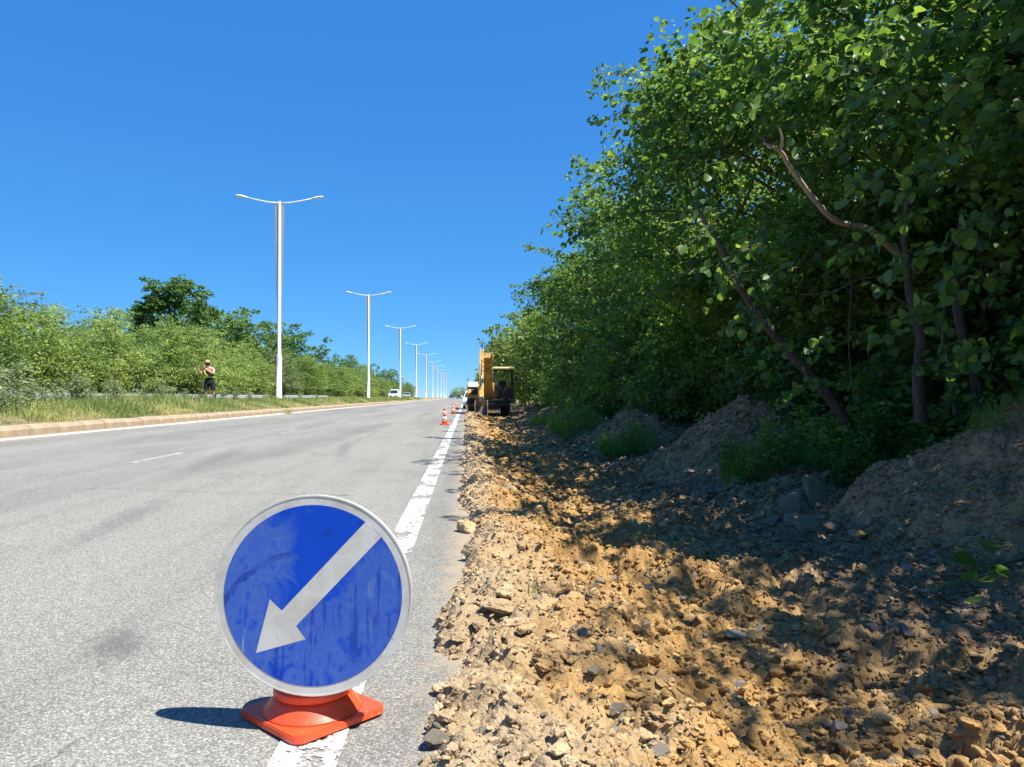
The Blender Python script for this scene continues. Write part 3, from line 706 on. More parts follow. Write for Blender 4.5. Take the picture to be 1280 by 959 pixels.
stone(1145, 800, 18, 'stone_grey', 'round grey stone in full shade left of the large brown clod', .8, 1.05, 12)
stone(940, 690, 20, 'clod_grey', 'grey brown lump at the border of sun and shade, mid strip', .6, 1.4, 13)
stone(868, 592, 20, 'stone_pale', 'pale flat stone at the foot of the pointed earth heap', .35, 1.5, 14)
stone(1103, 795, 14, 'stone_pale', 'small cream stone among grey rubble in deep shade', .7, 1.1, 15)
stone(1088, 675, 28, 'stone_yellow', 'rust brown broken block below the concrete slabs', .55, 1.5, 16, .3, .2)
stone(585, 672, 26, 'clod_ochre', 'big ochre clod standing on the asphalt edge, split in two', .95, 1.0, 17, .5)
stone(590, 690, 18, 'clod_ochre', 'ochre clod lying just in front of the split clod', .7, 1.2, 18)
# heaved crust of asphalt base: leaning plates with a hollow below
for k, (u_, v_, w, rz, tl, lab) in enumerate([
        (628, 762, 44, .25, .35, 'ochre crust slab heaved up, upper one of the broken edge'),
        (640, 790, 46, .15, -.3, 'ochre crust slab with a dark hollow under it, lower one'),
        (598, 785, 26, 1.2, .5, 'grey brown crust piece standing on end left of the hollow'),
        (575, 800, 24, .4, .2, 'small ochre crust piece lying on the asphalt edge')]):
    stone(u_, v_, w, 'clod_ochre' if k != 2 else 'clod_grey', lab, .42, 1.5, 30 + k, rz, tl, 'crust_slab', -0.12)

# broken concrete slabs at the foot of the big heap
def slab(u_, v_, w, h, t, rx, ry2, rz, label, seed):
    X, Y, z = put_px(u_, v_); k = Y / 961.0
    me = chip_mesh('concrete_slab', 860 + seed, 'concrete_broken', t / h * 1.3, w / h * 1.05, 4, 7, .05)
    s = h * k * .88
    o = link('concrete_slab', me, None, (X, Y, z + h * k * .30 * abs(math.sin(rx)) + .02), (rx, ry2, rz), (s, s, s))
    return tag(o, label, 'slab')
slab(1026, 632, 38, 42, 9, 1.15, .30, .25, 'upright broken concrete slab, topmost at the foot of the big heap', 1)
slab(996, 646, 26, 40, 8, 1.05, .75, -.5, 'leaning concrete slab, left of the upright one', 2)
slab(1012, 664, 46, 30, 8, .55, .15, .1, 'concrete slab lying flat in front of the upright one', 3)
slab(972, 660, 28, 20, 7, .45, -.3, .5, 'low concrete slab, leftmost of the broken slabs', 4)
slab(1088, 645, 30, 26, 8, .9, -.5, -.5, 'grey concrete slab sliding off the big heap, right of the others', 5)
slab(1135, 668, 26, 18, 6, .5, .2, .2, 'small flat concrete piece on the slope of the big heap', 6)
slab(1052, 668, 24, 18, 9, .6, .1, -.6, 'narrow brown grey concrete piece between slabs and rubble', 7)
# ================================================================ TREES
def leaf_field(rg, P0, D, L, per, leaf_len, width, droop=0.25, fold=0.22, lateral=1.0, tint_bias=None, spray_tint=0.25, up=0.8):
    """sprays starting at P0 along D (unit) of length L, each with `per` leaves; returns verts, tri faces, tint"""
    S = len(P0)
    t = (np.arange(per)[None, :] + rg.random((S, per))) / per * 0.92 + 0.08
    side = np.where(np.arange(per) % 2 == 0, 1.0, -1.0)[None, :] * np.ones((S, 1))
    lat = np.cross(D, np.array([0, 0, 1.0])); lat /= (np.linalg.norm(lat, axis=1, keepdims=True) + 1e-6)
    # side twigs: leaves stand off the spray axis in a loose flat fan
    off = side * (0.10 + 0.34 * rg.random((S, per))) * L[:, None] * (1.05 - t) * lateral
    P = P0[:, None, :] + D[:, None, :] * (t * L[:, None])[..., None] + lat[:, None, :] * off[..., None]
    P[..., 2] -= droop * L[:, None] * t ** 2
    P += rg.normal(0, 0.035, P.shape)
    d = D[:, None, :] * 0.55 + lat[:, None, :] * (side * 0.85)[..., None] + rg.normal(0, 0.42, P.shape)
    d[..., 2] -= 0.38
    d /= np.linalg.norm(d, axis=2, keepdims=True)
    n = rg.normal(0, 0.55, P.shape); n[..., 2] += up; n += D[:, None, :] * 0.25
    n -= d * (n * d).sum(2, keepdims=True); n /= np.linalg.norm(n, axis=2, keepdims=True) + 1e-6
    w = np.cross(n, d)
    N = S * per
    P = P.reshape(N, 3); d = d.reshape(N, 3); n = n.reshape(N, 3); w = w.reshape(N, 3)
    ln = leaf_len * (0.38 + 0.90 * rg.random(N) ** 1.1)
    wd = ln * width * (0.85 + 0.3 * rg.random(N))
    base = P + d * (0.18 * ln)[:, None]
    a1, a2 = 0.30, 0.72; curl = 0.10 * ln
    q = lambda a, b, c: base + d * (a * ln)[:, None] + w * (b * wd)[:, None] + n * (c)[:, None]
    f = fold * wd
    V = np.stack([q(0, 0, 0 * ln), q(a1, .5, f), q(a2, .40, f - curl * .4), q(1, 0, -curl), q(a2, -.40, f - curl * .4), q(a1, -.5, f)], 1)
    base_i = (np.arange(N) * 6)[:, None]
    F = np.concatenate([base_i + np.array([[0, 1, 2, 3]]), base_i + np.array([[0, 3, 4, 5]])], 1).reshape(-1, 4)
    tint = np.clip(0.42 + spray_tint * np.repeat(rg.normal(0, 1, S), per) + rg.normal(0, 0.18, N) + np.where(rg.random(N) < .035, .5, 0), 0, 1)
    if tint_bias is not None: tint = np.clip(tint + tint_bias, 0, 1)
    return V.reshape(-1, 3), F, np.repeat(tint, 2)

def tube_np(pts, radii, n=6):
    pts = np.asarray(pts, float); m = len(pts); V = []
    up = np.array([0.3, 1.0, 0.1])
    for i in range(m):
        d = pts[min(i + 1, m - 1)] - pts[max(i - 1, 0)]; d /= np.linalg.norm(d) + 1e-9
        a = np.cross(d, up); a /= np.linalg.norm(a) + 1e-9; b = np.cross(a, d); up = b if abs(d @ b) < .9 else up
        for k in range(n):
            th = 2 * math.pi * k / n; V.append(pts[i] + radii[i] * (a * math.cos(th) + b * math.sin(th)))
    F = [[i * n + k, i * n + (k + 1) % n, (i + 1) * n + (k + 1) % n, (i + 1) * n + k] for i in range(m - 1) for k in range(n)]
    return np.array(V), np.array(F)
def bez(p0, p1, p2, m, rg=None, jit=0.0):
    t = np.linspace(0, 1, m)[:, None]
    P = (1 - t) ** 2 * p0 + 2 * t * (1 - t) * p1 + t ** 2 * p2
    if rg is not None and jit: P[1:-1] += rg.normal(0, jit, (m - 2, 3))
    return P

def tree_meshes(seed, H, R_, lean, nclump, sprays, per, leaf_len, leafm, low=0.12, width=0.82, stems=2, clump_r=0.36, top_bias=1.0, droop=0.25, spray_len=(0.45, 0.95), r0=0.085, shoots=9, env=None, spray_tint=0.22):
    rg = np.random.default_rng(seed)
    tv, tf, nb_ = [], [], 0
    def addt(P, r, n=6):
        nonlocal nb_
        V, F = tube_np(P, r, n); tv.append(V); tf.append(F + nb_); nb_ += len(V)
    stem_paths = []
    for s in range(stems):
        a = rg.uniform(0, 6.28); top = np.array([-lean * rg.uniform(.5, 1.0) + rg.normal(0, .4), rg.normal(0, .7), H * rg.uniform(.72, .9)])
        b0 = np.array([math.cos(a) * .18 * s, math.sin(a) * .18 * s, -0.35]); mid = (b0 + top) / 2 + np.array([rg.normal(0.25 * lean, .25), rg.normal(0, .35), 0])
        P = bez(b0, mid, top, 11, rg, 0.035); stem_paths.append(P)
        rr = r0 * (1 if s == 0 else rg.uniform(.55, .8)); addt(P, np.linspace(rr, rr * .22, 11) * np.array([1.25] + [1] * 10), 8)
    P0s, Ds, Ls = [], [], []
    for c in range(nclump):
        for _ in range(50):
            v = rg.uniform(-1, 1, 3); 
            if v @ v < 1: break
        zc = low + (1 - low) * (0.5 + 0.5 * v[2]) ** (1 / top_bias)
        prof = env(zc) if env else math.sqrt(max(0.04, 1 - ((zc - 0.60) / 0.62) ** 2))
        ctr = np.array([v[0] * R_ * prof - lean * zc, v[1] * R_ * prof, zc * H * 0.94])
        rc = R_ * clump_r * rg.uniform(.75, 1.25)
        sp = stem_paths[int(rg.integers(stems))]
        k = int(np.argmin(np.abs(sp[:, 2] - (ctr[2] - 0.9 - 0.35 * np.linalg.norm(ctr[:2])))))
        st = sp[k]; mid = (st + ctr) / 2 + np.array([0, 0, .25]) + rg.normal(0, .12, 3)
        rr = 0.016 + 0.010 * np.linalg.norm(ctr - st)
        addt(bez(st, mid, ctr, 5, rg, .04), np.linspace(rr, .008, 5), 5)
        n = int(sprays / nclump * rg.uniform(.8, 1.2))
        d = rg.normal(0, 1, (n, 3)); d[:, 2] = d[:, 2] * .75 + .15; d /= np.linalg.norm(d, axis=1, keepdims=True)
        p = ctr + d * (rc * rg.random((n, 1)) ** .6) * np.array([1, 1, .8])
        outw = d + 0.35 * (ctr - np.array([-lean * zc, 0, ctr[2]])) / R_ + rg.normal(0, .25, (n, 3)); outw[:, 2] *= .6
        outw /= np.linalg.norm(outw, axis=1, keepdims=True)
        P0s.append(p); Ds.append(outw); Ls.append(rg.uniform(*spray_len, n))
        for q in range(min(n, 9)):
            addt(np.array([ctr, (ctr + p[q]) / 2 + rg.normal(0, .05, 3), p[q], p[q] + outw[q] * Ls[-1][q] * .8 - np.array([0, 0, droop * Ls[-1][q] * .6])]), [.008, .006, .004, .002], 3)
    for q in range(shoots):
        # long shoots that break the outline
        a = rg.uniform(0, 6.28); zc = rg.uniform(.35, 1.0); pr = env(zc) if env else math.sqrt(max(0.04, 1 - ((zc - 0.60) / 0.62) ** 2))
        st = np.array([math.cos(a) * R_ * pr * .75 - lean * zc, math.sin(a) * R_ * pr * .75, zc * H * .94])
        dd = np.array([math.cos(a) - .35, math.sin(a), rg.uniform(-.1, .8)]); dd /= np.linalg.norm(dd); ln = rg.uniform(1.0, 1.9) * R_ / 2.75
        end = st + dd * ln - np.array([0, 0, .25 * ln]); pth = bez(st, st + dd * ln * .6, end, 6); addt(pth, np.linspace(.018, .004, 6), 4)
        for k in range(7):
            d2 = dd + rg.normal(0, .55, 3); d2 /= np.linalg.norm(d2)
            P0s.append(pth[min(5, k)][None] + rg.normal(0, .05, (1, 3))); Ds.append(d2[None]); Ls.append(np.array([rg.uniform(.3, .6)]))
    P0, D, L = np.concatenate(P0s), np.concatenate(Ds), np.concatenate(Ls)
    V, F, T = leaf_field(rg, P0, D, L, per, leaf_len, width, droop, spray_tint=spray_tint)
    crown = np_mesh('crown', V, F, leafm, False, T)
    trunk = np_mesh('trunk', np.concatenate(tv), np.concatenate(tf), 'bark', True)
    return trunk, crown, (P0, D, L)

def plant_tree(name, meshes, loc, rz, sc, label, cat='tree', group=None, sy=1.0):
    t = empty(name, loc, rz); t.scale = (sc, sc * sy, sc)
    tag(t, label, cat, group)
    link('trunk', meshes[0], t); tag(link('crown', meshes[1], t), kind='stuff')
    return t

# --- right-hand wood: tall hazel-like trees leaning out over the dug strip
wood = [tree_meshes(900 + k, 8.6, 2.75, 0.9, 27, 1180, 19, 0.124, 'leaf_forest', low=0.08, stems=2 + k % 2, clump_r=.30, spray_tint=.27) for k in range(5)]
thin = [tree_meshes(930 + k, 8.6, 2.75, 0.9, 22, 760, 18, 0.112, 'leaf_forest', low=0.14, stems=2, clump_r=.27, spray_tint=.27) for k in range(2)]
rgt = np.random.default_rng(44)
def gz(x, y): return float(dirt_smooth(np.array([x]), np.array([y]))[0]) if (-.1 < x < 9.4 and y < 74) else float(ground_z(np.array([x]), np.array([y]))[0])
front = [  # x, y, variant, rotation, scale, label
    (7.3, -3.2, 0, 10, .95, 'broadleaf tree beside the camera, outside the right edge, shading the near soil'),
    (7.1, 0.2, 1, -25, .98, 'broadleaf tree just outside the right edge, shading the front of the strip'),
    (7.0, 3.4, 2, 20, .96, 'broadleaf tree nearest the camera at the far right edge, large hanging leaves'),
    (6.7, 6.3, 3, -20, .96, 'broadleaf tree rising right behind the large earth heap'),
    (6.2, 8.9, 4, 12, .96, 'broadleaf tree with a slanting grey stem and a bare broken limb'),
    (6.15, 12.2, 0, -15, .97, 'broadleaf tree right behind the pointed earth heap'),
    (6.3, 15.8, 1, 28, .98, 'broadleaf tree reaching highest against the sky, past the pointed heap'),
    (6.7, 20.0, 2, -22, 1.0, 'broadleaf tree jutting out to the left above the low weedy heap'),
    (7.1, 24.5, 3, 8, 1.12, 'broadleaf tree with a bough hanging out into the blue sky'),
    (6.5, 30.0, 4, -10, 1.05, 'broadleaf tree in mid distance, nearer the camera than the excavator'),
    (6.3, 36.0, 0, 35, .98, 'broadleaf tree directly right of the excavator bucket'),
    (6.8, 43.0, 1, -30, .95, 'broadleaf tree standing right beside the excavator cab'),
]
near_trees = []
for (x, y, k, rz, sc, lab) in front:
    t = plant_tree('broadleaf_tree', thin[k % 2] if -1 < y < 5 else wood[k], (x, y, gz(x, y)), R(rz), sc, lab, group='broadleaf trees along the dug strip')
    near_trees.append(t)
lab2 = 'dark broadleaf tree deep in the wood behind the front row on the right'
for y in np.arange(8.5, 60, 3.6):
    x = 9.7 + rgt.uniform(-.7, .7)
    plant_tree('broadleaf_tree', wood[int(rgt.integers(5))], (x, y, 0.2), R(rgt.uniform(-40, 40)), rgt.uniform(.74, .92), lab2, group='trees deep in the right wood')
for y in np.arange(15, 75, 5.0):
    plant_tree('broadleaf_tree', wood[int(rgt.integers(5))], (13.5 + rgt.uniform(-1, 1), y, 0.3), R(rgt.uniform(0, 360)), rgt.uniform(.74, .92), lab2, group='trees deep in the right wood')
# far part of the right row, past the excavator
wood_far = [tree_meshes(940 + k, 8.2, 2.8, 0.7, 26, 520, 15, 0.20, 'leaf_pale', low=0.06, stems=2, clump_r=.36) for k in range(3)]
y = 50.0; k = 0
while y < 330:
    x = 5.6 + rgt.uniform(-.5, .6) + 0.008 * (y - 50)
    plant_tree('broadleaf_tree', wood_far[k % 3], (x, y, gz(x, y)), R(rgt.uniform(-50, 50)), rgt.uniform(.86, 1.08), 'lighter green tree in the sunlit row past the excavator, right side', group='lighter green trees past the excavator')
    y += 4.2 + y * 0.022; k += 1
# low dark shrubs at the feet of the trees
shrub = [tree_meshes(960 + k, 2.6, 1.25, 0.1, 12, 300, 15, 0.10, 'leaf_forest', low=0.08, stems=3, clump_r=.42, r0=.025, spray_len=(.3, .6)) for k in range(3)]
for y in np.arange(4.5, 46, 1.55):
    x = 6.6 + rgt.uniform(-.5, .8) if y < 13 else 5.3 + rgt.uniform(-.6, .9)
    plant_tree('shrub', shrub[int(rgt.integers(3))], (x, y, gz(x, y)), R(rgt.uniform(0, 360)), rgt.uniform(.75, 1.25), 'leafy dark shrub filling the foot of the right wood', 'shrub', 'shrubs at the foot of the right wood')
for y in np.arange(3.0, 46, 2.2):
    x = 8.0 + rgt.uniform(-.5, .6)
    plant_tree('shrub', shrub[int(rgt.integers(3))], (x, y, gz(x, y)), R(rgt.uniform(0, 360)), rgt.uniform(1.2, 1.7), 'leafy dark shrub filling the foot of the right wood', 'shrub', 'shrubs at the foot of the right wood')

# --- limbs and stems the photograph shows one by one
def wpath(o, pts):   # world points into a thing's own space
    M = o.matrix_basis.inverted(); return [M @ Vector(p) for p in pts]
def P3(u, v, Y): return ((u - 583) / 961 * Y, Y, 1 + (496 - v) / 961 * Y)
bare = near_trees[4]
def limb(tree, name, px_pts, radii, mat, n=8):
    pts = [np.array(P3(*p)) for p in px_pts]
    # smooth the polyline
    fine = []; m = len(pts)
    for i in range(m - 1):
        p0, p1, p2, p3 = pts[max(i - 1, 0)], pts[i], pts[i + 1], pts[min(i + 2, m - 1)]
        for t in np.linspace(0, 1, 6, endpoint=False):
            fine.append(.5 * ((2 * p1) + (-p0 + p2) * t + (2 * p0 - 5 * p1 + 4 * p2 - p3) * t * t + (-p0 + 3 * p1 - 3 * p2 + p3) * t ** 3))
    fine.append(pts[-1]); rr = np.interp(np.linspace(0, m - 1, len(fine)), range(m), radii)
    rr = rr * (1 + 0.10 * np.sin(np.arange(len(fine)) * 2.1))
    b = MB(); b.tube(wpath(tree, fine), [r / tree.scale.x for r in rr], n)
    return b.build(name, mat, tree)
limb(bare, 'branch', [(1165, 330, 7.9), (1122, 296, 7.6), (1100, 278, 7.4), (1060, 270, 7.2), (1030, 242, 7.0), (998, 200, 6.8), (985, 180, 6.7), (964, 171, 6.6)], [.036, .033, .031, .028, .025, .022, .019, .010], 'bark_bare')['label'] = 'bare broken limb with rust brown scars'
limb(bare, 'branch', [(985, 182, 6.7), (988, 165, 6.65), (984, 150, 6.6)], [.016, .012, .006], 'bark_bare', 6)
limb(bare, 'stem', [(1082, 548, 8.7), (1050, 500, 8.6), (1010, 455, 8.5), (975, 415, 8.4), (945, 375, 8.3), (925, 345, 8.2), (905, 302, 8.1), (884, 268, 8.1), (872, 246, 8.2)], [.064, .058, .054, .050, .046, .040, .030, .018, .005], 'bark')['label'] = 'slanting stem leaning over the strip'
limb(near_trees[3], 'stem', [(1170, 530, 7.6), (1166, 470, 7.6), (1170, 420, 7.6), (1158, 370, 7.6), (1150, 290, 7.7), (1160, 210, 7.8)], [.066, .058, .054, .049, .04, .028], 'bark')
limb(near_trees[3], 'stem', [(1252, 520, 7.6), (1240, 460, 7.6), (1222, 395, 7.7), (1218, 330, 7.7), (1230, 250, 7.8)], [.06, .054, .05, .04, .025], 'bark')
limb(near_trees[3], 'stem', [(1216, 520, 7.4), (1208, 465, 7.4), (1200, 420, 7.4), (1205, 360, 7.4)], [.028, .025, .022, .015], 'bark', 6)
limb(near_trees[5], 'stem', [(1142, 230, 9.6), (1140, 150, 9.6), (1136, 80, 9.5), (1128, -20, 9.4)], [.07, .065, .06, .05], 'bark')
for pts in ([(1078, 480, 7.9), (1074, 420, 7.8), (1078, 360, 7.8), (1074, 330, 7.7)], [(1065, 300, 7.3), (1090, 255, 7.2), (1120, 240, 7.1), (1160, 232, 7.0)], [(1010, 365, 7.6), (1050, 362, 7.5), (1090, 345, 7.4), (1130, 340, 7.3)]):
    limb(bare, 'twig', pts, [.009, .008, .006, .003], 'bark', 5)

# --- large single leaves on the boughs that hang nearest the camera
def leaf_mesh(seed):
    rg = np.random.default_rng(seed); V = []; F = []
    prof = [(0, 0), (.06, .30), (.22, .47), (.45, .50), (.68, .40), (.86, .20), (1, 0)]
    for i, (a, b) in enumerate(prof):
        c = -0.14 * a * a
        for s in (-1, 0, 1): V.append((a + (.0 if s == 0 or i else -.05), s * b * .9, c + abs(s) * b * .22 + rg.normal(0, .008)))
    for i in range(len(prof) - 1):
        for s in (0, 1): F.append([i * 3 + s, i * 3 + s + 1, (i + 1) * 3 + s + 1, (i + 1) * 3 + s])
    return np_mesh('leaf', V, F, 'leaf_forest', True, np.full(len(F), rg.uniform(.25, .8)))
leaf_kinds = [leaf_mesh(k) for k in range(6)]
def leaf_bough(tree, ends, n, seed, ln=(.06, .115)):
    """leaves strung along short twigs, every leaf an object"""
    rg = np.random.default_rng(seed); Mi = tree.matrix_basis.inverted()
    for (u_, v_, Y, du, dv) in ends:
        a = np.array(P3(u_, v_, Y)); b = np.array(P3(u_ + du, v_ + dv, Y - .25))
        tw = MB(); tw.tube([Mi @ Vector(p) for p in bez(a, (a + b) / 2 + np.array([0, 0, .12]), b, 5)], [.007, .006, .005, .004, .002], 5); tw.build('twig', 'bark', tree)
        for i in range(n):
            t = rg.uniform(.1, 1); s = 1 if i % 2 else -1
            p = a + (b - a) * t + np.array([0, 0, .24 * t * (1 - t)]) + rg.normal(0, .05, 3)
            d = (b - a) / np.linalg.norm(b - a) * .5 + np.array([s * .3, s * .55, -.45]) + rg.normal(0, .35, 3); d /= np.linalg.norm(d)
            nn = rg.normal(0, .45, 3) + np.array([-.15, -.2, .8]); nn -= d * (nn @ d); nn /= np.linalg.norm(nn); w = np.cross(nn, d)
            s_ = rg.uniform(*ln)
            M = Matrix(((d[0] * s_, w[0] * s_, nn[0] * s_, p[0]), (d[1] * s_, w[1] * s_, nn[1] * s_, p[1]), (d[2] * s_, w[2] * s_, nn[2] * s_, p[2]), (0, 0, 0, 1)))
            o = link('leaf', leaf_kinds[int(rg.integers(6))], tree); o.matrix_basis = Mi @ M
leaf_bough(near_trees[2], [(1275, 60, 5.4, -70, 45), (1280, 160, 5.6, -90, 30), (1285, 260, 5.5, -80, 40), (1260, 20, 5.8, -80, 10), (1290, 340, 5.7, -75, 30), (1240, 120, 6.0, -70, 30), (1275, 430, 5.8, -60, 35)], 24, 3)
leaf_bough(near_trees[3], [(1165, 320, 7.0, -45, 40), (1150, 380, 7.1, 50, 35), (1225, 430, 7.0, -50, 30), (1180, 260, 7.0, -60, 20), (1170, 450, 7.0, 45, 20), (1200, 200, 5.8, -70, 40), (1220, 300, 5.8, -85, 25), (1150, 90, 6.0, -80, 30), (1120, 210, 6.0, -60, 35), (1180, 390, 5.9, -70, 35), (1110, 300, 6.2, -55, 20), (1250, 330, 5.6, -75, 45), (1190, 30, 6.0, -80, 30)], 20, 4)
leaf_bough(bare, [(975, 385, 7.6, -55, 25), (1010, 435, 7.7, -60, 25), (950, 335, 7.4, -60, 30), (915, 255, 7.4, -60, 25), (900, 285, 7.3, -50, 35), (1035, 480, 7.9, -50, 20), (1010, 330, 7.2, -60, 30), (960, 300, 7.3, -70, 40), (1060, 420, 7.2, -60, 40), (930, 190, 7.5, -60, 30), (1010, 90, 7.2, -70, 40), (1070, 150, 7.0, -60, 30)], 18, 5)

# ================================================================ LEFT-HAND TREES
left_bush = [tree_meshes(1000 + k, 6.4, 2.5, 0.0, 26, 620, 15, 0.17, 'leaf_pale', low=0.05, stems=3, clump_r=.34, top_bias=.9, r0=.06, width=.6, env=lambda z: 1.0 if z < .6 else max(.25, 1 - 1.6 * (z - .6)), spray_len=(.5, 1.1), droop=.1) for k in range(4)]
left_bush += [tree_meshes(1010 + k, 6.9, 2.2, 0.0, 22, 520, 15, 0.15, ('leaf_olive', 'leaf_tall')[k], low=0.05, stems=3, clump_r=.30, top_bias=.9, r0=.06, width=.5, env=lambda z: 1.0 if z < .5 else max(.2, 1 - 1.5 * (z - .5)), spray_len=(.5, 1.1), droop=.05) for k in range(2)]
left_tree = [tree_meshes(1020 + k, 9.0, 3.2, 0.0, 22, 420, 15, 0.24, 'leaf_tall', low=0.12, stems=1, clump_r=.36, r0=.14) for k in range(2)]
gl = 'pale green bushy trees beyond the guardrail'
y = 24.0; k = 0
while y < 300:
    for row in range(2):
        x = -24.6 - 4.0 * row + rgt.uniform(-.7, .7) + (0.018 * (y - 100) if y > 100 else 0)
        sc = rgt.uniform(.72, 1.10) * (1.0 if y < 190 else .9) * (1.0 + 0.12 * row)
        plant_tree('bushy_tree', left_bush[int(rgt.integers(4)) if rgt.random() < .68 else 4 + int(rgt.random() < .4)], (x, y + row * 1.6, float(ground_z(np.array([x]), np.array([y]))[0])), R(rgt.uniform(0, 360)), sc, 'pale green bushy tree in the dense row beyond the left guardrail', 'tree', gl, rgt.uniform(.9, 1.1))
    y += 2.9 + y * 0.02; k += 1
for (x, y, sc) in ((-37, 112, 1.15), (-34, 120, 1.2), (-36, 128, 1.1), (-34, 138, 1.15), (-36, 150, 1.2), (-33, 105, 1.05), (-34, 165, 1.15), (-33, 182, 1.1), (-32, 205, 1.15), (-31, 230, 1.1), (-30, 262, 1.1), (-29, 295, 1.1), (-38, 96, 1.0)):
    plant_tree('dark_tree', left_tree[int(rgt.integers(2))], (x, y, 0.9), R(rgt.uniform(0, 360)), sc * (1.34 if y < 170 else 1.14), 'dark green round tree topping the row behind the first street lamp', 'tree', 'dark trees topping the left row')
# the tall lopsided tree standing above the row
tall = tree_meshes(1047, 14.4, 3.5, -0.3, 24, 1000, 16, 0.27, 'leaf_tall', low=0.40, stems=2, clump_r=.30, r0=.2, spray_len=(.4, .9), shoots=3, env=lambda z: 1.0 if z < .75 else .8)
plant_tree('tall_tree', tall, (-31.4, 86, 0.8), R(200), 1.0, 'tall dark tree standing alone above the bushes on the left', 'tree')
# trees past the far crest
for (x, y, sc) in ((-4.6, 372, .95), (-2.0, 378, 1.0), (0.8, 385, .9), (3.6, 380, 1.05), (-30, 330, 1.0), (-26, 345, .9)):
    plant_tree('bushy_tree', left_bush[int(rgt.integers(4))], (x, y, float(crest(y)) + .0), R(rgt.uniform(0, 360)), sc, 'tiny green tree at the far crest where the road ends', 'tree', 'trees at the far crest of the road')
# ================================================================ GRASS AND WEEDS
def blades(name, X, Y, Z, h, w, matn, seed, lean=.35, tint=None, kind='stuff'):
    rg = np.random.default_rng(seed); n = len(X)
    a = rg.uniform(0, 6.283, n); ca, sa = np.cos(a), np.sin(a)
    la = rg.uniform(0, 6.283, n); lm = np.abs(rg.normal(0, lean, n)) * h
    P = np.stack([X, Y, Z - .03], 1); wv = np.stack([ca, sa, 0 * a], 1) * (w / 2)[:, None]; ld = np.stack([np.cos(la), np.sin(la), 0 * a], 1)
    mid = P + np.array([0, 0, 1]) * (h * .55)[:, None] + ld * (lm * .35)[:, None]
    top = P + np.array([0, 0, 1]) * (h * (1 - .25 * (lm / h)))[:, None] + ld * lm[:, None]
    V = np.stack([P - wv, P + wv, mid + wv * .8, mid - wv * .8, top + wv * .12, top - wv * .12], 1)
    b = (np.arange(n) * 6)[:, None]
    F = np.concatenate([b + np.array([[0, 1, 2, 3]]), b + np.array([[3, 2, 4, 5]])], 1).reshape(-1, 4)
    T = np.clip((tint if tint is not None else .5) + rg.normal(0, .15, n), 0, 1)
    return tag(link(name, np_mesh(name, V.reshape(-1, 3), F, matn, False, np.repeat(T, 2))), kind=kind)
rg4 = np.random.default_rng(88)
n = 60000
gY = 11.5 * (150 / 11.5) ** (rg4.random(n) ** .8); gX = -8.50 - 4.4 * rg4.random(n) ** 1.3
kp = (fbm(gX, gY, .9, 4, 15) + .25 * sstep(-8.6, -9.5, gX) * 1 - .04 * (gX > -8.8) > -.27); gX, gY = gX[kp], gY[kp]
hh = (0.16 + 0.34 * np.clip(.5 + 2.2 * fbm(gX, gY, .6, 3, 16), 0, 1)) * rg4.uniform(.6, 1.25, len(gX)) * np.where(gY > 30, .62, 1.0) * (.35 + .65 * sstep(-8.5, -9.5, gX))
hh = np.maximum(hh, .06)
blades('median_grass', gX, gY, ground_z(gX, gY), hh, .008 + .0005 * gY, 'grass_median', 1, .7, .5 + 2.2 * fbm(gX, gY, .7, 4, 17))
# verge grass far left (in front of the bushes) and far right beyond the dug strip
n = 16000
gY = 26 * (230 / 26) ** (rg4.random(n) ** .8); gX = -21.2 - 3.6 * rg4.random(n)
blades('verge_grass', gX, gY, ground_z(gX, gY), rg4.uniform(.25, .7, n), .02 + .0006 * gY, 'grass_median', 2, .3, .35 + fbm(gX, gY, .5, 3, 18))
def patch(name, cx, cy, rx, ry_, n, h, seed, matn='grass_verge', w=.009):
    rg = np.random.default_rng(seed); a = rg.uniform(0, 6.28, n); r = np.sqrt(rg.random(n))
    X = cx + rx * r * np.cos(a); Y = cy + ry_ * r * np.sin(a)
    return blades(name, X, Y, surf(X, Y), h * rg.uniform(.45, 1.2, n), np.full(n, w) * rg.uniform(.7, 1.5, n), matn, seed, .8, .5)
patch('grass_patch', 4.0, 9.35, .85, .75, 1900, .40, 21, w=.011)
patch('grass_patch', 4.9, 8.6, .6, .6, 700, .40, 22, w=.011)
patch('grass_patch', 3.0, 21.5, .7, 1.8, 1300, .55, 23, w=.014)
patch('grass_patch', 3.1, 15.0, .5, .9, 1500, .45, 24, w=.012)
patch('grass_patch', 4.6, 6.2, .35, .4, 500, .22, 25)
patch('grass_patch', 3.4, 30, .9, 3, 2400, .5, 26, w=.02)
X, Y, z = put_px(668, 752)
tf = patch('grass_tuft', X, Y, .035, .04, 26, .13, 27, w=.006)
def tuft(x, y, z, n, h, label, seed):
    rg = np.random.default_rng(seed); X = x + rg.normal(0, .09, n); Y = y + rg.normal(0, .3, n)
    o = blades('grass_tuft', X, Y, np.full(n, z), h * rg.uniform(.5, 1.2, n), np.full(n, .016), 'grass_median', seed, .4, .4, 'thing')
    return tag(o, label, 'grass tuft')
tuft(-7.75, 34.0, .24, 70, .3, 'green grass tuft on the road against the kerb, before the second lamp', 31)

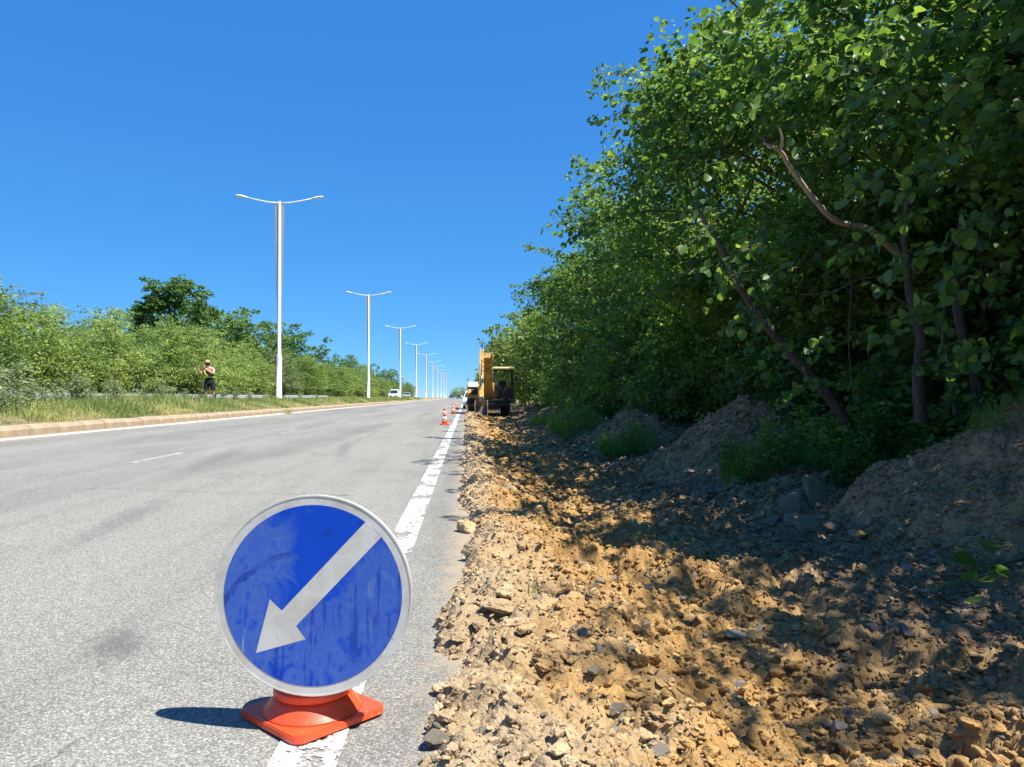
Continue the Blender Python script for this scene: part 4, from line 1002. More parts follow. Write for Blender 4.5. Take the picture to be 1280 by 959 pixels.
def weed_meshes(seed, H, nst, leaf, matn, width=.32):
    rg = np.random.default_rng(seed); P0, D, L = [], [], []; sv, sf, b = [], [], 0
    for s in range(nst):
        p = np.array([rg.normal(0, .05), rg.normal(0, .05), -.04]); tp = p + np.array([rg.normal(0, .13), rg.normal(0, .13), H * rg.uniform(.65, 1)])
        path = bez(p, (p + tp) / 2 + rg.normal(0, .04, 3), tp, 7); V, F = tube_np(path, np.linspace(.008, .003, 7), 4); sv.append(V); sf.append(F + b); b += len(V)
        for q in range(int(16 * H / .8)):
            t = rg.uniform(.12, 1); pt = path[min(6, int(t * 6.99))]; d = rg.normal(0, 1, 3); d[2] = .6; d /= np.linalg.norm(d)
            P0.append(pt); D.append(d); L.append(.22 * (1.15 - .7 * t))
    V, F, T = leaf_field(rg, np.array(P0), np.array(D), np.array(L), 7, leaf, width, .1, lateral=.5, up=.5)
    return np_mesh('stem', np.concatenate(sv), np.concatenate(sf), matn, True, np.full(len(np.concatenate(sf)), .3)), np_mesh('leaves', V, F, matn, False, T)
weeds = [weed_meshes(k, .95, 4 + k % 3, .09, 'weed_leaf') for k in range(4)]
def plant_weed(me, x, y, z, sc, rz, label, group):
    t = empty('weed', (x, y, z), rz); t.scale = (sc, sc, sc); tag(t, label, 'weed', group)
    link('stem', me[0], t); tag(link('leaves', me[1], t), kind='stuff')
for (u_, Y_, s) in ((35, 16.5, 1.15), (8, 15.6, .95), (20, 17.5, 1.0), (52, 17.5, .75), (62, 19, .7), (108, 22, .95), (122, 22, 1.0), (133, 23.5, .7), (75, 19, .6), (150, 25, .65), (165, 27, .7), (190, 29, .75), (222, 31, .8), (12, 18.5, .9), (-10, 15.4, .9), (95, 20.5, .55), (44, 16.2, .6), (178, 26, .5), (206, 29, .55), (140, 22, .5), (240, 32, .7), (258, 34, .6), (285, 37, .7), (300, 38, .8), (318, 40, .7), (335, 41, .6), (212, 28, .9), (160, 24, .8), (86, 20, .85), (28, 15.8, .7), (380, 52, .7), (400, 58, .6)):
    x = (u_ - 583) / 961 * Y_
    plant_weed(weeds[int(rg4.integers(4))], x, Y_, float(ground_z(np.array([x]), np.array([Y_]))[0]), s, rg4.uniform(0, 6), 'tall pale green weed standing in the median grass on the left', 'tall weeds in the median grass')
gweeds = [weed_meshes(20 + k, .8, 4, .085, 'grass_verge', .5) for k in range(3)]
for (x, y, s) in ((3.4, 9.6, .7), (3.7, 8.9, .7), (3.9, 9.5, .9), (4.4, 8.6, .8), (4.5, 9.3, 1.0), (3.3, 9.0, .5), (4.9, 8.9, 1.0), (4.2, 8.4, .6), (4.2, 9.0, .9), (4.7, 8.7, 1.1), (3.6, 9.1, .6), (5.1, 8.3, 1.1), (3.2, 20.6, .9), (2.9, 22.5, .9), (3.2, 14.6, .8), (3.4, 15.6, .7), (4.4, 9.7, 1.2), (5.4, 9.0, 1.2), (4.0, 12.9, .8), (3.3, 24.5, .9), (3.5, 27, 1.0)):
    plant_weed(gweeds[int(rg4.integers(3))], x, y, float(surf(x, y)[0]), s, rg4.uniform(0, 6), 'green leafy weed between the earth heaps and the trees', 'green weeds at the edge of the dug strip')
# leafy branch lying at the right edge
bx, by, bz = put_px(1262, 742)
br = tag(empty('leafy_branch', (bx, by, bz + .04)), 'torn off leafy branch with big green leaves lying at the right edge', 'branch')
m = MB(); m.tube([(.5, .25, .1), (.25, .1, .10), (0, 0, .08), (-.12, -.1, .12)], [.012, .010, .007, .003], 6); m.build('twig', 'bark', br)
for (u_, v_, s, rz, rx) in ((1205 - 1262, 20, .14, 2.6, .2), (-12, -26, .15, 1.9, .9), (-8, 20, .14, 3.4, .5), (14, -50, .14, .6, .3), (-40, 52, .12, 3.9, .2), (20, 8, .14, 2.5, .7), (-2, -52, .11, 2.2, .3), (28, 45, .13, 4.0, .5), (-22, 8, .11, 3.0, 1.0)):
    k = by / 961; o = link('leaf', leaf_kinds[int(rg4.integers(6))], br, (u_ * k, -v_ * k * .6 + .0, .05 - v_ * k * .45), (rx, rg4.uniform(-.4, .4), rz), (s, s, s))

# ================================================================ STREET LAMPS, GUARDRAIL
def lamp():
    t = empty('street_lamp'); tag(t, 'x', 'street lamp', 'twin armed street lamps on the median')
    m = MB(); m.lathe([(.24, -.2), (.24, .03), (.15, .05), (.15, 2.35), (.145, 2.5), (.10, 2.62), (.085, 11.15), (.06, 11.22)], 14); m.build('pole', 'lamp_white', t)
    for s in (-1, 1):
        m = MB(); m.prism([(s * .09, 3.9), (s * .26, 10.95), (s * .22, 11.08), (s * .075, 11.1)], -.02, .02, 'Y'); m.build('fin', 'lamp_fin', t)
        m = MB(); m.tube([(0, 0, 11.12), (s * .6, 0, 11.16), (s * 1.25, 0, 11.28), (s * 1.85, 0, 11.42)], [.045, .04, .036, .034], 8); m.build('arm', 'lamp_white', t)
        h = empty('luminaire', (s * 1.75, 0, 11.40)); h.parent = t; h.rotation_euler = (0, s * -R(9), 0)
        V = []; n = 12
        m = MB(); prof = [(0, .03, .03), (.10, .075, .06), (.30, .13, .085), (.50, .14, .085), (.64, .10, .06), (.70, .03, .02)]
        for (a, w, hh_) in prof:
            for k in range(n):
                th = math.pi * k / (n - 1); V.append((s * a, w * math.cos(th), hh_ * math.sin(th)))
        F = [[i * n + k, i * n + k + 1, (i + 1) * n + k + 1, (i + 1) * n + k] for i in range(len(prof) - 1) for k in range(n - 1)]
        F += [[i * n, (i + 1) * n, (i + 1) * n + n - 1, i * n + n - 1] for i in range(len(prof) - 1)]
        m.add(V, F, None, True); m.build('lamp_housing', 'lamp_white', h)
        m = MB(); m.box((s * .42, 0, -.02), (.42, .19, .05), bev=.015); m.build('lamp_lens', 'lamp_glass', h)
    return t
lp = lamp()
ords = ['nearest', 'second nearest', 'third nearest', 'fourth nearest', 'fifth nearest', 'sixth nearest', 'seventh nearest', 'eighth nearest', 'ninth nearest', 'tenth nearest']
for k in range(10):
    o = lp if k == 0 else copy_tree(lp)
    yy = 43.9 + 39.6 * k; o.location = (-10.5, yy, float(ground_z(np.array([-10.5]), np.array([yy]))[0]) + .04)
    o['label'] = ords[k] + ' white twin armed street lamp in the row on the median'
    o.rotation_euler = (random.uniform(-.004, .004), random.uniform(-.004, .004), random.uniform(-.03, .03))

gr = tag(empty('guardrail', (-20.9, 0, .5)), 'galvanised steel guardrail along the far carriageway under the left bushes', 'guardrail')
def wbeam(y0, y1):
    pr = [(0, .36), (.05, .40), (.05, .46), (0, .51), (.05, .56), (.05, .62), (0, .66), (-.012, .66), (.038, .62), (.038, .56), (-.012, .51), (.038, .46), (.038, .40), (-.012, .36)]
    m = MB(); m.prism(pr, y0, y1, 'Y'); return m
bme = wbeam(.0, 3.99).mesh('rail', 'galvanised'); pm = MB(); pm.box((-.07, 0, .22), (.1, .06, .98)); pme = pm.mesh('post', 'galvanised')
for k in range(23):
    yy = 26 + 4 * k
    if yy in (82, 86): continue
    link('rail', bme, gr, (random.uniform(-.01, .01), yy, 0)); link('post', pme, gr, (-.01, yy + 2, 0))

# ================================================================ THE ARROW SIGN ON ITS CONE FOOT
sg = tag(empty('road_sign', (-.478, 2.455, .010)), 'round blue keep left sign with white arrow on an orange rubber foot', 'road sign')
m = MB(); out = []
for c in range(4):
    ax, ay = [(1, 0), (0, 1), (-1, 0), (0, -1)][c]; L_ = .232 - .045
    for q in range(7):
        th = math.atan2(ay, ax) + R(-45 + 15 * q); out.append((ax * L_ + .032 * math.cos(th), ay * L_ + .032 * math.sin(th)))
m.prism(out, 0, .017, 'Z'); o2 = [(a * .985, b * .985) for a, b in out]; m.prism(o2, .0165, .021, 'Z')
base = m.build('foot', 'cone_orange', sg)
m = MB(); m.lathe([(.154, .0205), (.149, .026), (.136, .042), (.124, .056), (.117, .066), (.110, .0665), (.110, .0705), (.1185, .072), (.1195, .076), (.1195, .090), (.1185, .094), (.111, .096), (.1105, .103), (.104, .104)], 48); m.build('neck', 'cone_orange', sg)
m = MB(); m.tube([(0, .0, .10), (0, 0, .34)], [.098, .075], 24); m.build('stub', 'cone_orange', sg)
disc = empty('sign_disc', (.024, -.128, .400)); disc.parent = sg; disc.scale = (.962, .962, .968); disc.rotation_euler = (R(-1.0), 0, R(-4))
NS = 72
circ = lambda r: [(r * math.cos(2 * math.pi * k / NS), r * math.sin(2 * math.pi * k / NS)) for k in range(NS)]
m = MB(); m.prism(circ(.3045), -.002, .0, 'Y')
def ring(m, r0, r1, y0, y1):
    V = [(r * math.cos(2 * math.pi * k / NS), y, r * math.sin(2 * math.pi * k / NS)) for (r, y) in ((r0, y0), (r1, y0), (r1, y1), (r0, y1)) for k in range(NS)]
    F = [[a * NS + k, a * NS + (k + 1) % NS, ((a + 1) % 4) * NS + (k + 1) % NS, ((a + 1) % 4) * NS + k] for a in range(4) for k in range(NS)]
    m.add(V, F)
ring(m, .3015, .306, -.0035, .018)
m.build('plate', 'sign_white', disc)
# blue field as two pieces either side of the arrow would leave gaps: one field, the arrow 0.6 mm proud of it
m = MB(); m.prism(circ(.276), -.0030, -.0020, 'Y'); m.build('blue_field', 'sign_blue', disc)
ar = [(.545, .755), (.70, .592), (-.171, -.311), (-.071, -.444), (-.581, -.584), (-.444, -.040), (-.320, -.155)]
m = MB(); m.prism([(a * .300, b * .300) for a, b in ar], -.00315, -.0021, 'Y'); m.build('arrow', 'sign_white', disc)
m = MB(); m.box((0, .03, -.1), (.05, .02, .36), bev=.003); m.build('bracket', 'galvanised', disc)

# ================================================================ TRAFFIC CONES
def cone():
    t = empty('traffic_cone'); tag(t, 'x', 'traffic cone', 'orange and white traffic cones on the road')
    m = MB(); m.box((0, 0, .02), (.28, .28, .04), bev=.012); m.build('base', 'cone_orange', t)
    rz_ = lambda z: .104 - (.104 - .032) * (z - .04) / .56
    zs = [.04, .175, .285, .39, .49, .60]
    for i in range(5):
        w = i % 2 == 1; m = MB(); m.lathe([(rz_(zs[i]) + (.0015 if w else 0), zs[i]), (rz_(zs[i + 1]) + (.0015 if w else 0), zs[i + 1])], 24)
        m.build('white_band' if w else 'orange_band', 'cone_white' if w else 'cone_orange', t)
    return t
c0 = cone()
for k, (u_, v_, s, lab) in enumerate(((556, 531.5, 1.0, 'nearest orange traffic cone with white bands by the edge line'), (566.5, 517.5, 1.0, 'middle traffic cone, between the nearest and the farthest'), (571, 512, 1.0, 'farthest traffic cone, beside the white edge line near the excavator'))):
    Y_ = 961 * 1.0 / (v_ - 496); o = c0 if k == 0 else copy_tree(c0); o.location = ((u_ - 583) / 961 * Y_, Y_, .012); o.rotation_euler = (0, 0, .2 + k); o['label'] = lab

# ================================================================ EXCAVATOR
simple('worn_yellow', (0.34, 0.21, 0.075), 0.75, 0.1, 0.5, 5, 0.2)
ex = tag(empty('excavator', (1.35, 47.5, -.10)), 'worn yellow wheeled excavator with black framed cab, bucket resting on the dug soil', 'excavator')
m = MB(); m.box((0, .2, .52), (1.5, 4.0, .34), bev=.03); m.box((0, -1.7, .62), (2.5, .3, .22), bev=.03); m.build('chassis', 'black_metal', ex)
wm = MB(); wm.lathe([(.30, -.16), (.44, -.17), (.50, -.12), (.50, .12), (.44, .17), (.30, .16)], 24, cap=False)
for a in range(24):
    th = 2 * math.pi * a / 24; wm.box((.50 * math.cos(th), .50 * math.sin(th), 0), (.05, .05, .28), rot=Matrix.Rotation(th, 3, 'Z'))
wme = wm.mesh('tyre', 'tyre_rubber'); rm = MB(); rm.lathe([(.06, .10), (.12, .08), (.26, .05), (.305, .15), (.305, -.15), (.06, -.1)], 20); rme = rm.mesh('rim', 'pale_yellow_paint')
for (x, y) in ((-1.0, -1.15), (1.0, -1.15), (-1.0, 1.6), (1.0, 1.6)):
    w = empty('wheel', (x, y, .5)); w.parent = ex; w.rotation_euler = (0, R(90), 0); link('tyre', wme, w); link('rim', rme, w)
for s in (-1, 1):
    m = MB(); m.box((s * 1.2, -1.75, .40), (.14, .14, .62), bev=.01); m.box((s * 1.2, -1.78, .10), (.34, .3, .06), bev=.01); m.build('outrigger', 'black_metal', ex)
m = MB(); m.lathe([(.55, .66), (.55, .80)], 24); m.build('turntable', 'worn_steel', ex)
m = MB(); m.box((0, .25, .84), (2.62, 3.3, .14), bev=.02); m.build('platform', 'black_metal', ex)
m = MB(); m.prism([(.55, .92), (1.95, .92), (1.95, 1.55), (1.8, 1.78), (.7, 1.88), (.55, 1.8)], -1.3, 1.3, 'X'); m.build('engine_hood', 'yellow_paint', ex)
m = MB(); m.prism([(-1.3, .92), (.52, .92), (.52, 1.86), (-.4, 1.86), (-.95, 1.62), (-1.3, 1.2)], -1.30, -.62, 'X'); sidep = m.build('side_tank', 'yellow_paint', ex)
m = MB(); m.prism([(-1.0, 1.66), (-.42, 1.90), (.50, 1.90), (.50, 1.99), (-.45, 2.0), (-1.05, 1.72)], -1.28, -.64, 'X'); m.build('tank_cover', 'white_paint', ex)
m = MB(); m.prism([(-1.315, 1.22), (-.975, 1.60), (-.965, 1.585), (-1.305, 1.205)], -1.05, -.70, 'X'); m.build('headlamp_panel', 'black_metal', ex)
# cab
cab = empty('cab', (.89, -.35, .70)); cab.parent = ex
for (x, y) in ((-.58, -.72), (.58, -.72), (-.58, .75), (.58, .75)):
    m = MB(); m.box((x, y, 1.02), (.085, .085, 2.04), bev=.012); m.build('post', 'black_metal', cab)
m = MB(); m.box((0, .02, .13), (1.24, 1.56, .26), bev=.03); m.build('cab_floor', 'worn_yellow', cab)
m = MB(); m.box((0, -.72, .52), (1.08, .05, .44)); m.box((.58, 0, .50), (.05, 1.4, .5)); m.box((-.58, 0, .50), (.05, 1.4, .5)); m.box((0, .76, .62), (1.1, .05, .75)); m.build('lower_panel', 'black_metal', cab)
for z in (.78, 2.0):
    m = MB(); m.box((0, -.725, z), (1.08, .06, .07)); m.build('window_bar', 'black_metal', cab)
m = MB(); m.box((0, -.735, 1.39), (1.08, .012, 1.14)); m.build('windscreen', 'clear_glass', cab)
m = MB(); m.box((0, 0.0, 2.12), (1.36, 1.72, .15), bev=.05); m.build('cab_roof', 'pale_yellow_paint', cab)
m = MB(); m.box((0, .25, .62), (.5, .5, .14), bev=.04); m.box((0, .48, 1.0), (.5, .13, .75), bev=.05); m.build('seat', 'seat_vinyl', cab)
for s in (-1, 1):
    m = MB(); m.tube([(s * .3, -.2, .3), (s * .32, -.25, .8), (s * .28, -.3, 1.0)], [.02, .018, .03], 6); m.build('lever', 'black_metal', cab)
m = MB(); m.tube([(.2, -.76, .85), (.05, -.77, 1.5)], .012, 5); m.build('wiper', 'black_metal', cab)
m = MB(); m.tube([(.6, -.74, 1.2), (.74, -.86, 1.3), (.74, -.86, 1.55)], .012, 5); m.box((.74, -.87, 1.45), (.14, .03, .26), bev=.01); m.build('mirror', 'black_metal', cab)
# boom, stick, bucket
def boxbeam(pts, w, hs_, name, mat, parent):
    m = MB(); V = []
    for i, p in enumerate(pts):
        p = Vector(p); d = (Vector(pts[min(i + 1, len(pts) - 1)]) - Vector(pts[max(i - 1, 0)])).normalized(); up = Vector((1, 0, 0)).cross(d).normalized()
        for (a, b) in ((-1, -1), (1, -1), (1, 1), (-1, 1)): V.append(p + Vector((a * w / 2, 0, 0)) + up * b * hs_[i] / 2)
    F = [[i * 4 + k, i * 4 + (k + 1) % 4, (i + 1) * 4 + (k + 1) % 4, (i + 1) * 4 + k] for i in range(len(pts) - 1) for k in range(4)] + [[3, 2, 1, 0], [len(V) - 4 + k for k in range(4)]]
    m.add(V, F); return m.build(name, mat, parent)
boxbeam([(-.12, -.75, 1.05), (-.12, -1.1, 1.7), (-.12, -1.7, 2.6), (-.12, -2.45, 3.3), (-.12, -2.8, 3.5)], .52, [.42, .60, .66, .5, .34], 'boom', 'yellow_paint', ex)
m = MB(); m.box((-.12, -.72, 1.0), (.62, .5, .5), bev=.04); m.build('boom_foot', 'worn_steel', ex)
m = MB()
for s in (-1, 1): m.prism([(-2.3, 3.1), (-2.15, 3.5), (-2.5, 3.72), (-2.95, 3.65), (-2.95, 3.2)], -.12 + s * .30 - .03, -.12 + s * .30 + .03, 'X')
m.tube([(-.5, -2.7, 3.45), (.26, -2.7, 3.45)], .09, 10); m.build('knuckle', 'yellow_paint', ex)
for s in (-1, 1):
    b_ = MB(); b_.tube([(-.12 + s * .36, -1.05, .95), (-.12 + s * .36, -1.55, 1.9)], .075, 10); cyl = b_.build('lift_cylinder', 'yellow_paint', ex)
    b_ = MB(); b_.tube([(-.12 + s * .36, -1.5, 1.8), (-.12 + s * .36, -1.9, 2.6)], .04, 10); b_.build('rod', 'chrome_rod', cyl)
boxbeam([(-.46, -2.35, 3.78), (-.46, -2.75, 3.48), (-.48, -3.6, 2.65), (-.52, -5.55, .95)], .24, [.2, .44, .40, .22], 'stick', 'yellow_paint', ex)
b_ = MB(); b_.tube([(-.46, -2.3, 3.8), (-.46, -3.4, 3.1)], .065, 10); cy_ = b_.build('bucket_cylinder', 'worn_steel', ex)
b_ = MB(); b_.tube([(-.46, -3.3, 3.17), (-.52, -5.2, 1.65)], .035, 8); b_.build('rod', 'chrome_rod', cy_)
for s in (-.25, .0, .22):
    b_ = MB(); b_.tube([(-.12 + s, -1.6, 2.95), (-.15 + s, -2.2, 3.5), (-.28 + s * .5, -2.65, 3.8), (-.46 + s * .3, -3.0, 3.4)], .022, 6); b_.build('hose', 'black_metal', ex)
for s in (-1, 1):
    b_ = MB(); b_.tube([(-.46 + s * .10, -2.9, 3.5), (-.47 + s * .13, -3.6, 2.9), (-.50 + s * .12, -4.8, 1.75)], .018, 6); b_.build('hose', 'black_metal', ex)
    b_ = MB(); b_.box((.89 + s * .42, -1.16, 2.86), (.16, .08, .11), bev=.02); b_.build('work_lamp', 'lamp_glass', ex)
b_ = MB(); b_.tube([(-1.25, -1.25, .95), (-1.25, -1.25, 1.75), (-1.25, -.5, 2.25), (-1.25, .5, 2.25), (-1.25, .5, 1.9)], .022, 6); b_.build('grab_rail', 'black_metal', ex)
b_ = MB(); b_.box((-.12, -1.42, 1.95), (.54, .30, .10), bev=.02); b_.box((-.12, -2.1, 2.98), (.54, .22, .08), bev=.02); b_.build('hose_clamp', 'worn_steel', ex)
b_ = MB(); b_.prism([(-1.3, .70), (-1.05, .70), (-1.05, .94), (-1.3, .94)], .32, 1.46, 'X'); b_.build('step_panel', 'worn_yellow', ex)
bk = empty('bucket', (-.54, -5.75, .0)); bk.parent = ex
m = MB(); pr = [(.30, .92), (.34, .55), (.22, .16), (-.05, -.02), (-.34, .05), (-.36, .10), (-.06, .05), (.17, .20), (.28, .56), (.24, .92)]
m.prism(pr, -.33, .33, 'X')
for s in (-1, 1): m.prism([(.33, .9), (.34, .55), (.22, .16), (-.05, -.02), (-.34, .05), (-.12, .62), (.1, .92)], s * .335 - .015, s * .335 + .015, 'X')
m.build('shell', 'worn_steel', bk)
for k in range(4):
    m = MB(); m.box((-.27 + .18 * k, -.40, .09), (.07, .16, .045), bev=.01); m.build('tooth', 'worn_steel', bk)
m = MB(); m.box((.0, .12, .95), (.26, .2, .3), bev=.02); m.tube([(-.2, .1, 1.0), (.2, .1, 1.0)], .05, 8); m.build('link', 'worn_steel', bk)

# ================================================================ CARS
def car(name, loc, rz, paint, label, L_=4.4, W=1.76, Hh=1.5, van=False):
    t = tag(empty(name, loc, rz), label, 'car'); hw = W / 2      # nose towards -Y
    body = [(-2.15, .35), (-2.2, .62), (-2.05, .80), (-1.0, .95), (1.9, 1.0), (2.15, .92), (2.2, .4), (2.05, .28), (-2.0, .28)]
    m = MB(); m.prism(body, -hw, hw, 'X'); m.build('body', paint, t)
    top = [(-1.0, .94), (-.35, Hh - .08), (-.1, Hh), (1.35, Hh), (1.6, Hh - .1), (2.0, .98)]
    V = []
    for s in (-1, 1):
        for (y, z) in top: V.append((s * (hw - .06 - (.16 if z > 1.2 else 0)), y, z))
    n_ = len(top); F = [list(range(n_))[::-1], [n_ + k for k in range(n_)]] + [[k, k + 1, n_ + k + 1, n_ + k] for k in range(n_ - 1)]
    m = MB(); m.add(V, F); m.build('cabin', paint, t)
    ww = hw - .24
    for (y0, z0, y1, z1, nm) in ((-.97, 1.0, -.39, Hh - .12, 'windscreen'), (1.95, 1.05, 1.66, Hh - .14, 'rear_window')):
        s = -1 if nm == 'windscreen' else 1
        m = MB(); m.add([(-ww - .1, y0 + s * .02, z0), (ww + .1, y0 + s * .02, z0), (ww, y1 + s * .02, z1), (-ww, y1 + s * .02, z1), (-ww - .1, y0 - s * .01, z0), (ww + .1, y0 - s * .01, z0), (ww, y1 - s * .01, z1), (-ww, y1 - s * .01, z1)], [[0, 1, 2, 3], [7, 6, 5, 4], [0, 4, 5, 1], [1, 5, 6, 2], [2, 6, 7, 3], [3, 7, 4, 0]]); m.build(nm, 'car_glass', t)
    for s in (-1, 1):
        m = MB(); P = [(-.8, 1.0), (-.28, Hh - .12), (1.3, Hh - .12), (1.7, 1.02)]
        f = lambda z: hw - .045 - .15 * (z - 1) / .4
        m.add([(s * f(z), y, z) for y, z in P] + [(s * (f(z) - .03), y, z) for y, z in P], [[0, 1, 2, 3], [7, 6, 5, 4], [0, 4, 5, 1], [1, 5, 6, 2], [2, 6, 7, 3], [3, 7, 4, 0]]); m.build('side_window', 'car_glass', t)
        m = MB(); m.box((s * (hw - .3), -2.12, .68), (.36, .14, .14), bev=.03); m.build('headlight', 'lamp_glass', t)
        m = MB(); m.box((s * (hw - .2), 2.15, .78), (.3, .1, .16), bev=.03); m.build('tail_light', 'lamp_red', t)
        m = MB(); m.box((s * (hw + .09), -.75, 1.02), (.18, .1, .13), bev=.03); m.build('mirror', paint, t)
        for y in (-1.35, 1.35):
            w = empty('wheel', (s * (hw - .11), y, .31)); w.parent = t; w.rotation_euler = (0, R(90), 0)
            m = MB(); m.lathe([(.19, -.1), (.29, -.11), (.31, -.07), (.31, .07), (.29, .11), (.19, .1)], 20, cap=False); m.build('tyre', 'tyre_rubber', w)
            m = MB(); m.lathe([(.03, .07), (.19, .085), (.2, -.085), (.03, -.07)], 16); m.build('rim', 'galvanised', w)
    m = MB(); m.box((0, -2.17, .48), (1.2, .1, .2), bev=.02); m.build('grille', 'black_metal', t)
    m = MB(); m.box((0, -2.23, .5), (.52, .03, .11)); m.build('number_plate', 'white_paint', t)
    return t
simple('dark_paint', (0.03, 0.035, 0.045), 0.25, 0, 0.1, 3)
simple('silver_paint', (0.45, 0.47, 0.50), 0.3, 0.4, 0.06, 3)
car('car', (-12.95 - .6, 146, .60), 0, 'white_paint', 'white car coming along the far carriageway behind the third lamp', Hh=1.75)
car('car', (-15.0, 196, .60), 0, 'silver_paint', 'silver car behind the white one on the far carriageway')
car('car', (.6, 66, -.02), 0, 'white_paint', 'white car parked on the road edge behind the excavator')
car('car', (-6.2, 318, .2), 0, 'dark_paint', 'dark car far off on the crest, left one of two')
car('car', (-3.1, 326, .1), 0, 'dark_paint', 'dark car far off on the crest, right one of two')

# ================================================================ THE WORKER ON THE MEDIAN
pz = float(ground_z(np.array([-11.2]), np.array([33.6]))[0])
person = tag(empty('person', (-11.0, 33.6, pz + .01)), 'bare shouldered worker in cap and black shorts on the median, hands raised to face', 'person')
def skinned(name, verts, edges, rad, mat, parent, sub=2, root=0):
    me = bpy.data.meshes.new(name); me.from_pydata(verts, edges, []); o = bpy.data.objects.new(name, me); col.objects.link(o)
    sk = o.modifiers.new('skin', 'SKIN'); sk.use_smooth_shade = True
    if not me.skin_vertices:
        bm = bmesh.new(); bm.from_mesh(me); bm.verts.layers.skin.verify(); bm.to_mesh(me); bm.free()
    for i, r in enumerate(rad):
        rr = r if hasattr(r, '__len__') else (r, r); me.skin_vertices[0].data[i].radius = rr; me.skin_vertices[0].data[i].use_root = (i == root)
    ss = o.modifiers.new('subdivision', 'SUBSURF'); ss.levels = sub; ss.render_levels = sub
    dg = bpy.context.evaluated_depsgraph_get(); dg.update(); ev = o.evaluated_get(dg)
    m2 = bpy.data.meshes.new_from_object(ev); o.modifiers.clear(); o.data = m2; m2.name = name
    m2.materials.clear(); m2.materials.append(MAT[mat]); m2.polygons.foreach_set('use_smooth', np.ones(len(m2.polygons), bool))
    o.parent = parent; return o
person.scale = (1.06, 1.06, 1.06)
J = [(0.03, 0, .95), (.03, .01, 1.12), (.02, .01, 1.30), (0, .0, 1.43), (-.02, -.01, 1.52), (-.04, -.03, 1.60), (-.045, -.04, 1.70),
     (-.17, -.04, 1.40), (-.29, -.12, 1.20), (-.33, -.22, 1.36), (-.35, -.27, 1.45), (.18, .04, 1.40), (.22, -.14, 1.20), (.05, -.26, 1.33), (-.06, -.28, 1.42),
     (-.07, -.02, .90), (-.10, -.04, .50), (-.12, -.01, .09), (-.15, -.12, .045), (.13, .03, .90), (.18, .0, .50), (.22, .05, .09), (.21, -.09, .045)]
E = [(0, 1), (1, 2), (2, 3), (3, 4), (4, 5), (5, 6), (3, 7), (7, 8), (8, 9), (9, 10), (3, 11), (11, 12), (12, 13), (13, 14), (0, 15), (15, 16), (16, 17), (17, 18), (0, 19), (19, 20), (20, 21), (21, 22)]
RD = [(.14, .11), (.135, .10), (.155, .11), (.12, .09), .055, (.085, .095), (.075, .085), .068, .052, .046, .036, .068, .052, .046, .036, .092, .062, .042, .035, .092, .062, .042, .035]
skinned('body', J, E, RD, 'skin', person)
for (c, d, s) in (((-.355, -.28, 1.47), Vector((-.25, -.3, .88)), 1), ((-.085, -.285, 1.45), Vector((-.45, -.1, .85)), -1)):
    d.normalize(); sd = d.cross(Vector((0, 1, .1))).normalized(); m = MB(); c = Vector(c)
    for k in range(4):
        ln = (.075, .085, .08, .062)[k]; st = c + sd * (-.03 + .02 * k) + d * .03; cu = d.cross(sd) * .03
        m.tube([st, st + d * ln * .5 + cu * .4, st + d * ln * .8 + cu], [.010, .009, .007], 6)
    st = c - sd * .035; m.tube([st, st - sd * .03 + d * .03, st - sd * .025 + d * .06], [.011, .010, .008], 6)
    m.tube([c - d * .05, c, c + d * .04], [.03, .04, .036], 8, flat=.5); m.build('hand', 'skin', person)
def rings(name, rs, mat, n=20, parent=person):
    V = [(cx + a * math.cos(2 * math.pi * k / n), cy + b * math.sin(2 * math.pi * k / n), z) for (cx, cy, z, a, b) in rs for k in range(n)]
    F = [[i * n + k, i * n + (k + 1) % n, (i + 1) * n + (k + 1) % n, (i + 1) * n + k] for i in range(len(rs) - 1) for k in range(n)]
    m = MB(); m.add(V, F, None, True); return m.build(name, mat, parent)
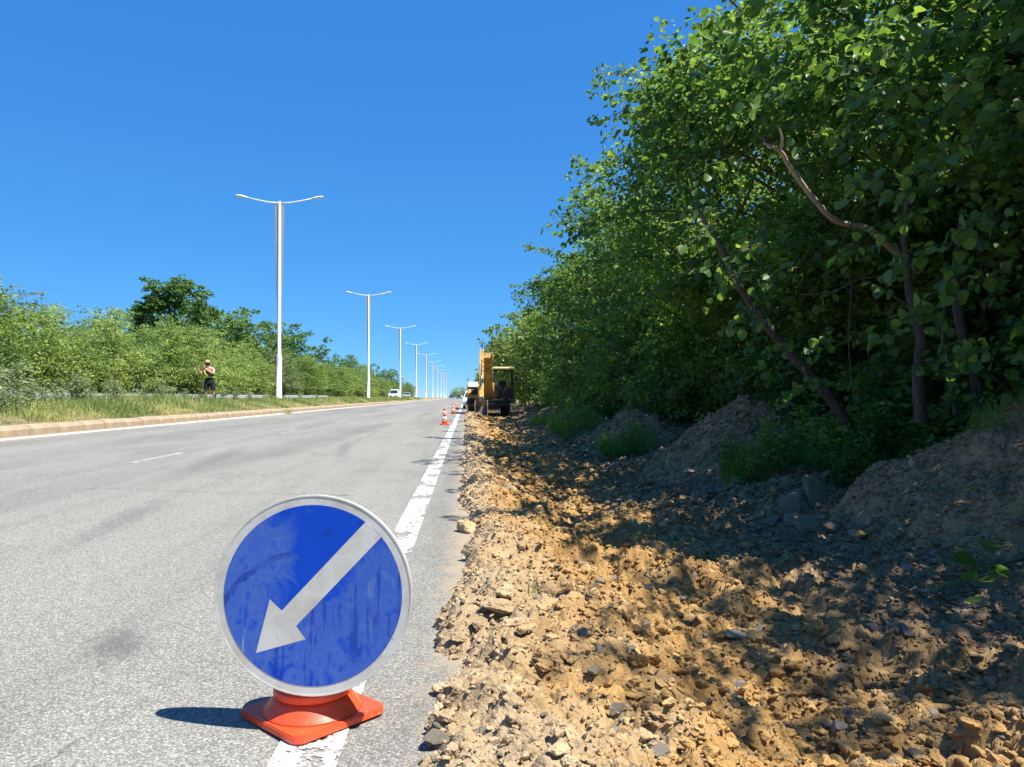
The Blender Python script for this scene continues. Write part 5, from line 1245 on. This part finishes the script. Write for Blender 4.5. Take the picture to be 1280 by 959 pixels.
rings('vest', [(.03, 0, .99, .175, .135), (.03, .01, 1.12, .165, .125), (.02, .01, 1.25, .18, .132), (.02, .01, 1.30, .172, .125)], 'cloth_black')
rings('reflective_band', [(.03, .005, 1.055, .176, .136), (.03, .01, 1.10, .172, .132)], 'cloth_lime')
m = MB(); m.tube([(-.13, -.09, 1.43), (-.14, -.125, 1.30), (-.08, -.145, 1.18), (.02, -.14, 1.09)], .03, 8, flat=.5); m.build('shoulder_band', 'cloth_lime', person)
rings('shorts', [(.03, 0, 1.02, .172, .13), (.03, 0, .92, .195, .145), (.03, 0, .82, .20, .145)], 'cloth_black')
rings('shorts_leg', [(-.06, -.02, .88, .115, .12), (-.095, -.035, .56, .105, .105)], 'cloth_black'); rings('shorts_leg', [(.12, .02, .88, .115, .12), (.175, .01, .56, .105, .105)], 'cloth_black')
for (x, y) in ((-.12, -.01), (.22, .05)):
    m = MB(); m.lathe([(.068, .02), (.066, .10), (.058, .16), (.068, .32), (.07, .40)], 14, (x, y, 0)); m.box((x - .02, y - .09, .045), (.095, .22, .09), bev=.03); m.build('boot', 'cloth_black', person)
m = MB(); m.lathe([(.098, 1.675), (.101, 1.71), (.092, 1.765), (.06, 1.80), (.01, 1.81)], 18, (-.045, -.035, -.03)); m.prism([(-.13, -.10), (-.10, -.20), (-.02, -.23), (.05, -.17), (.04, -.09)], 1.665, 1.68, 'Z'); m.build('cap', 'cap_orange', person)
m = MB(); m.lathe([(.098, 1.58), (.104, 1.66), (.103, 1.70)], 16, (-.037, -.02, -.03), cap=False); m.build('hair', 'hair_dark', person)
for s in (-1, 1):
    m = MB(); m.lathe([(.004, -.006), (.010, 0), (.004, .006)], 8, (-.06 + s * .032, -.135, 1.615)); m.build('eye', 'hair_dark', person)
    m = MB(); m.box((-.045 + s * .095, -.03, 1.60), (.02, .04, .06), bev=.008); m.build('ear', 'skin', person)
m = MB(); m.prism([(-.125, 1.62), (-.155, 1.575), (-.12, 1.57)], -.075, -.045, 'X'); m.build('nose', 'skin', person)
m = MB(); m.box((-.058, -.128, 1.545), (.045, .012, .010), bev=.003); m.build('mouth', 'cap_orange', person)
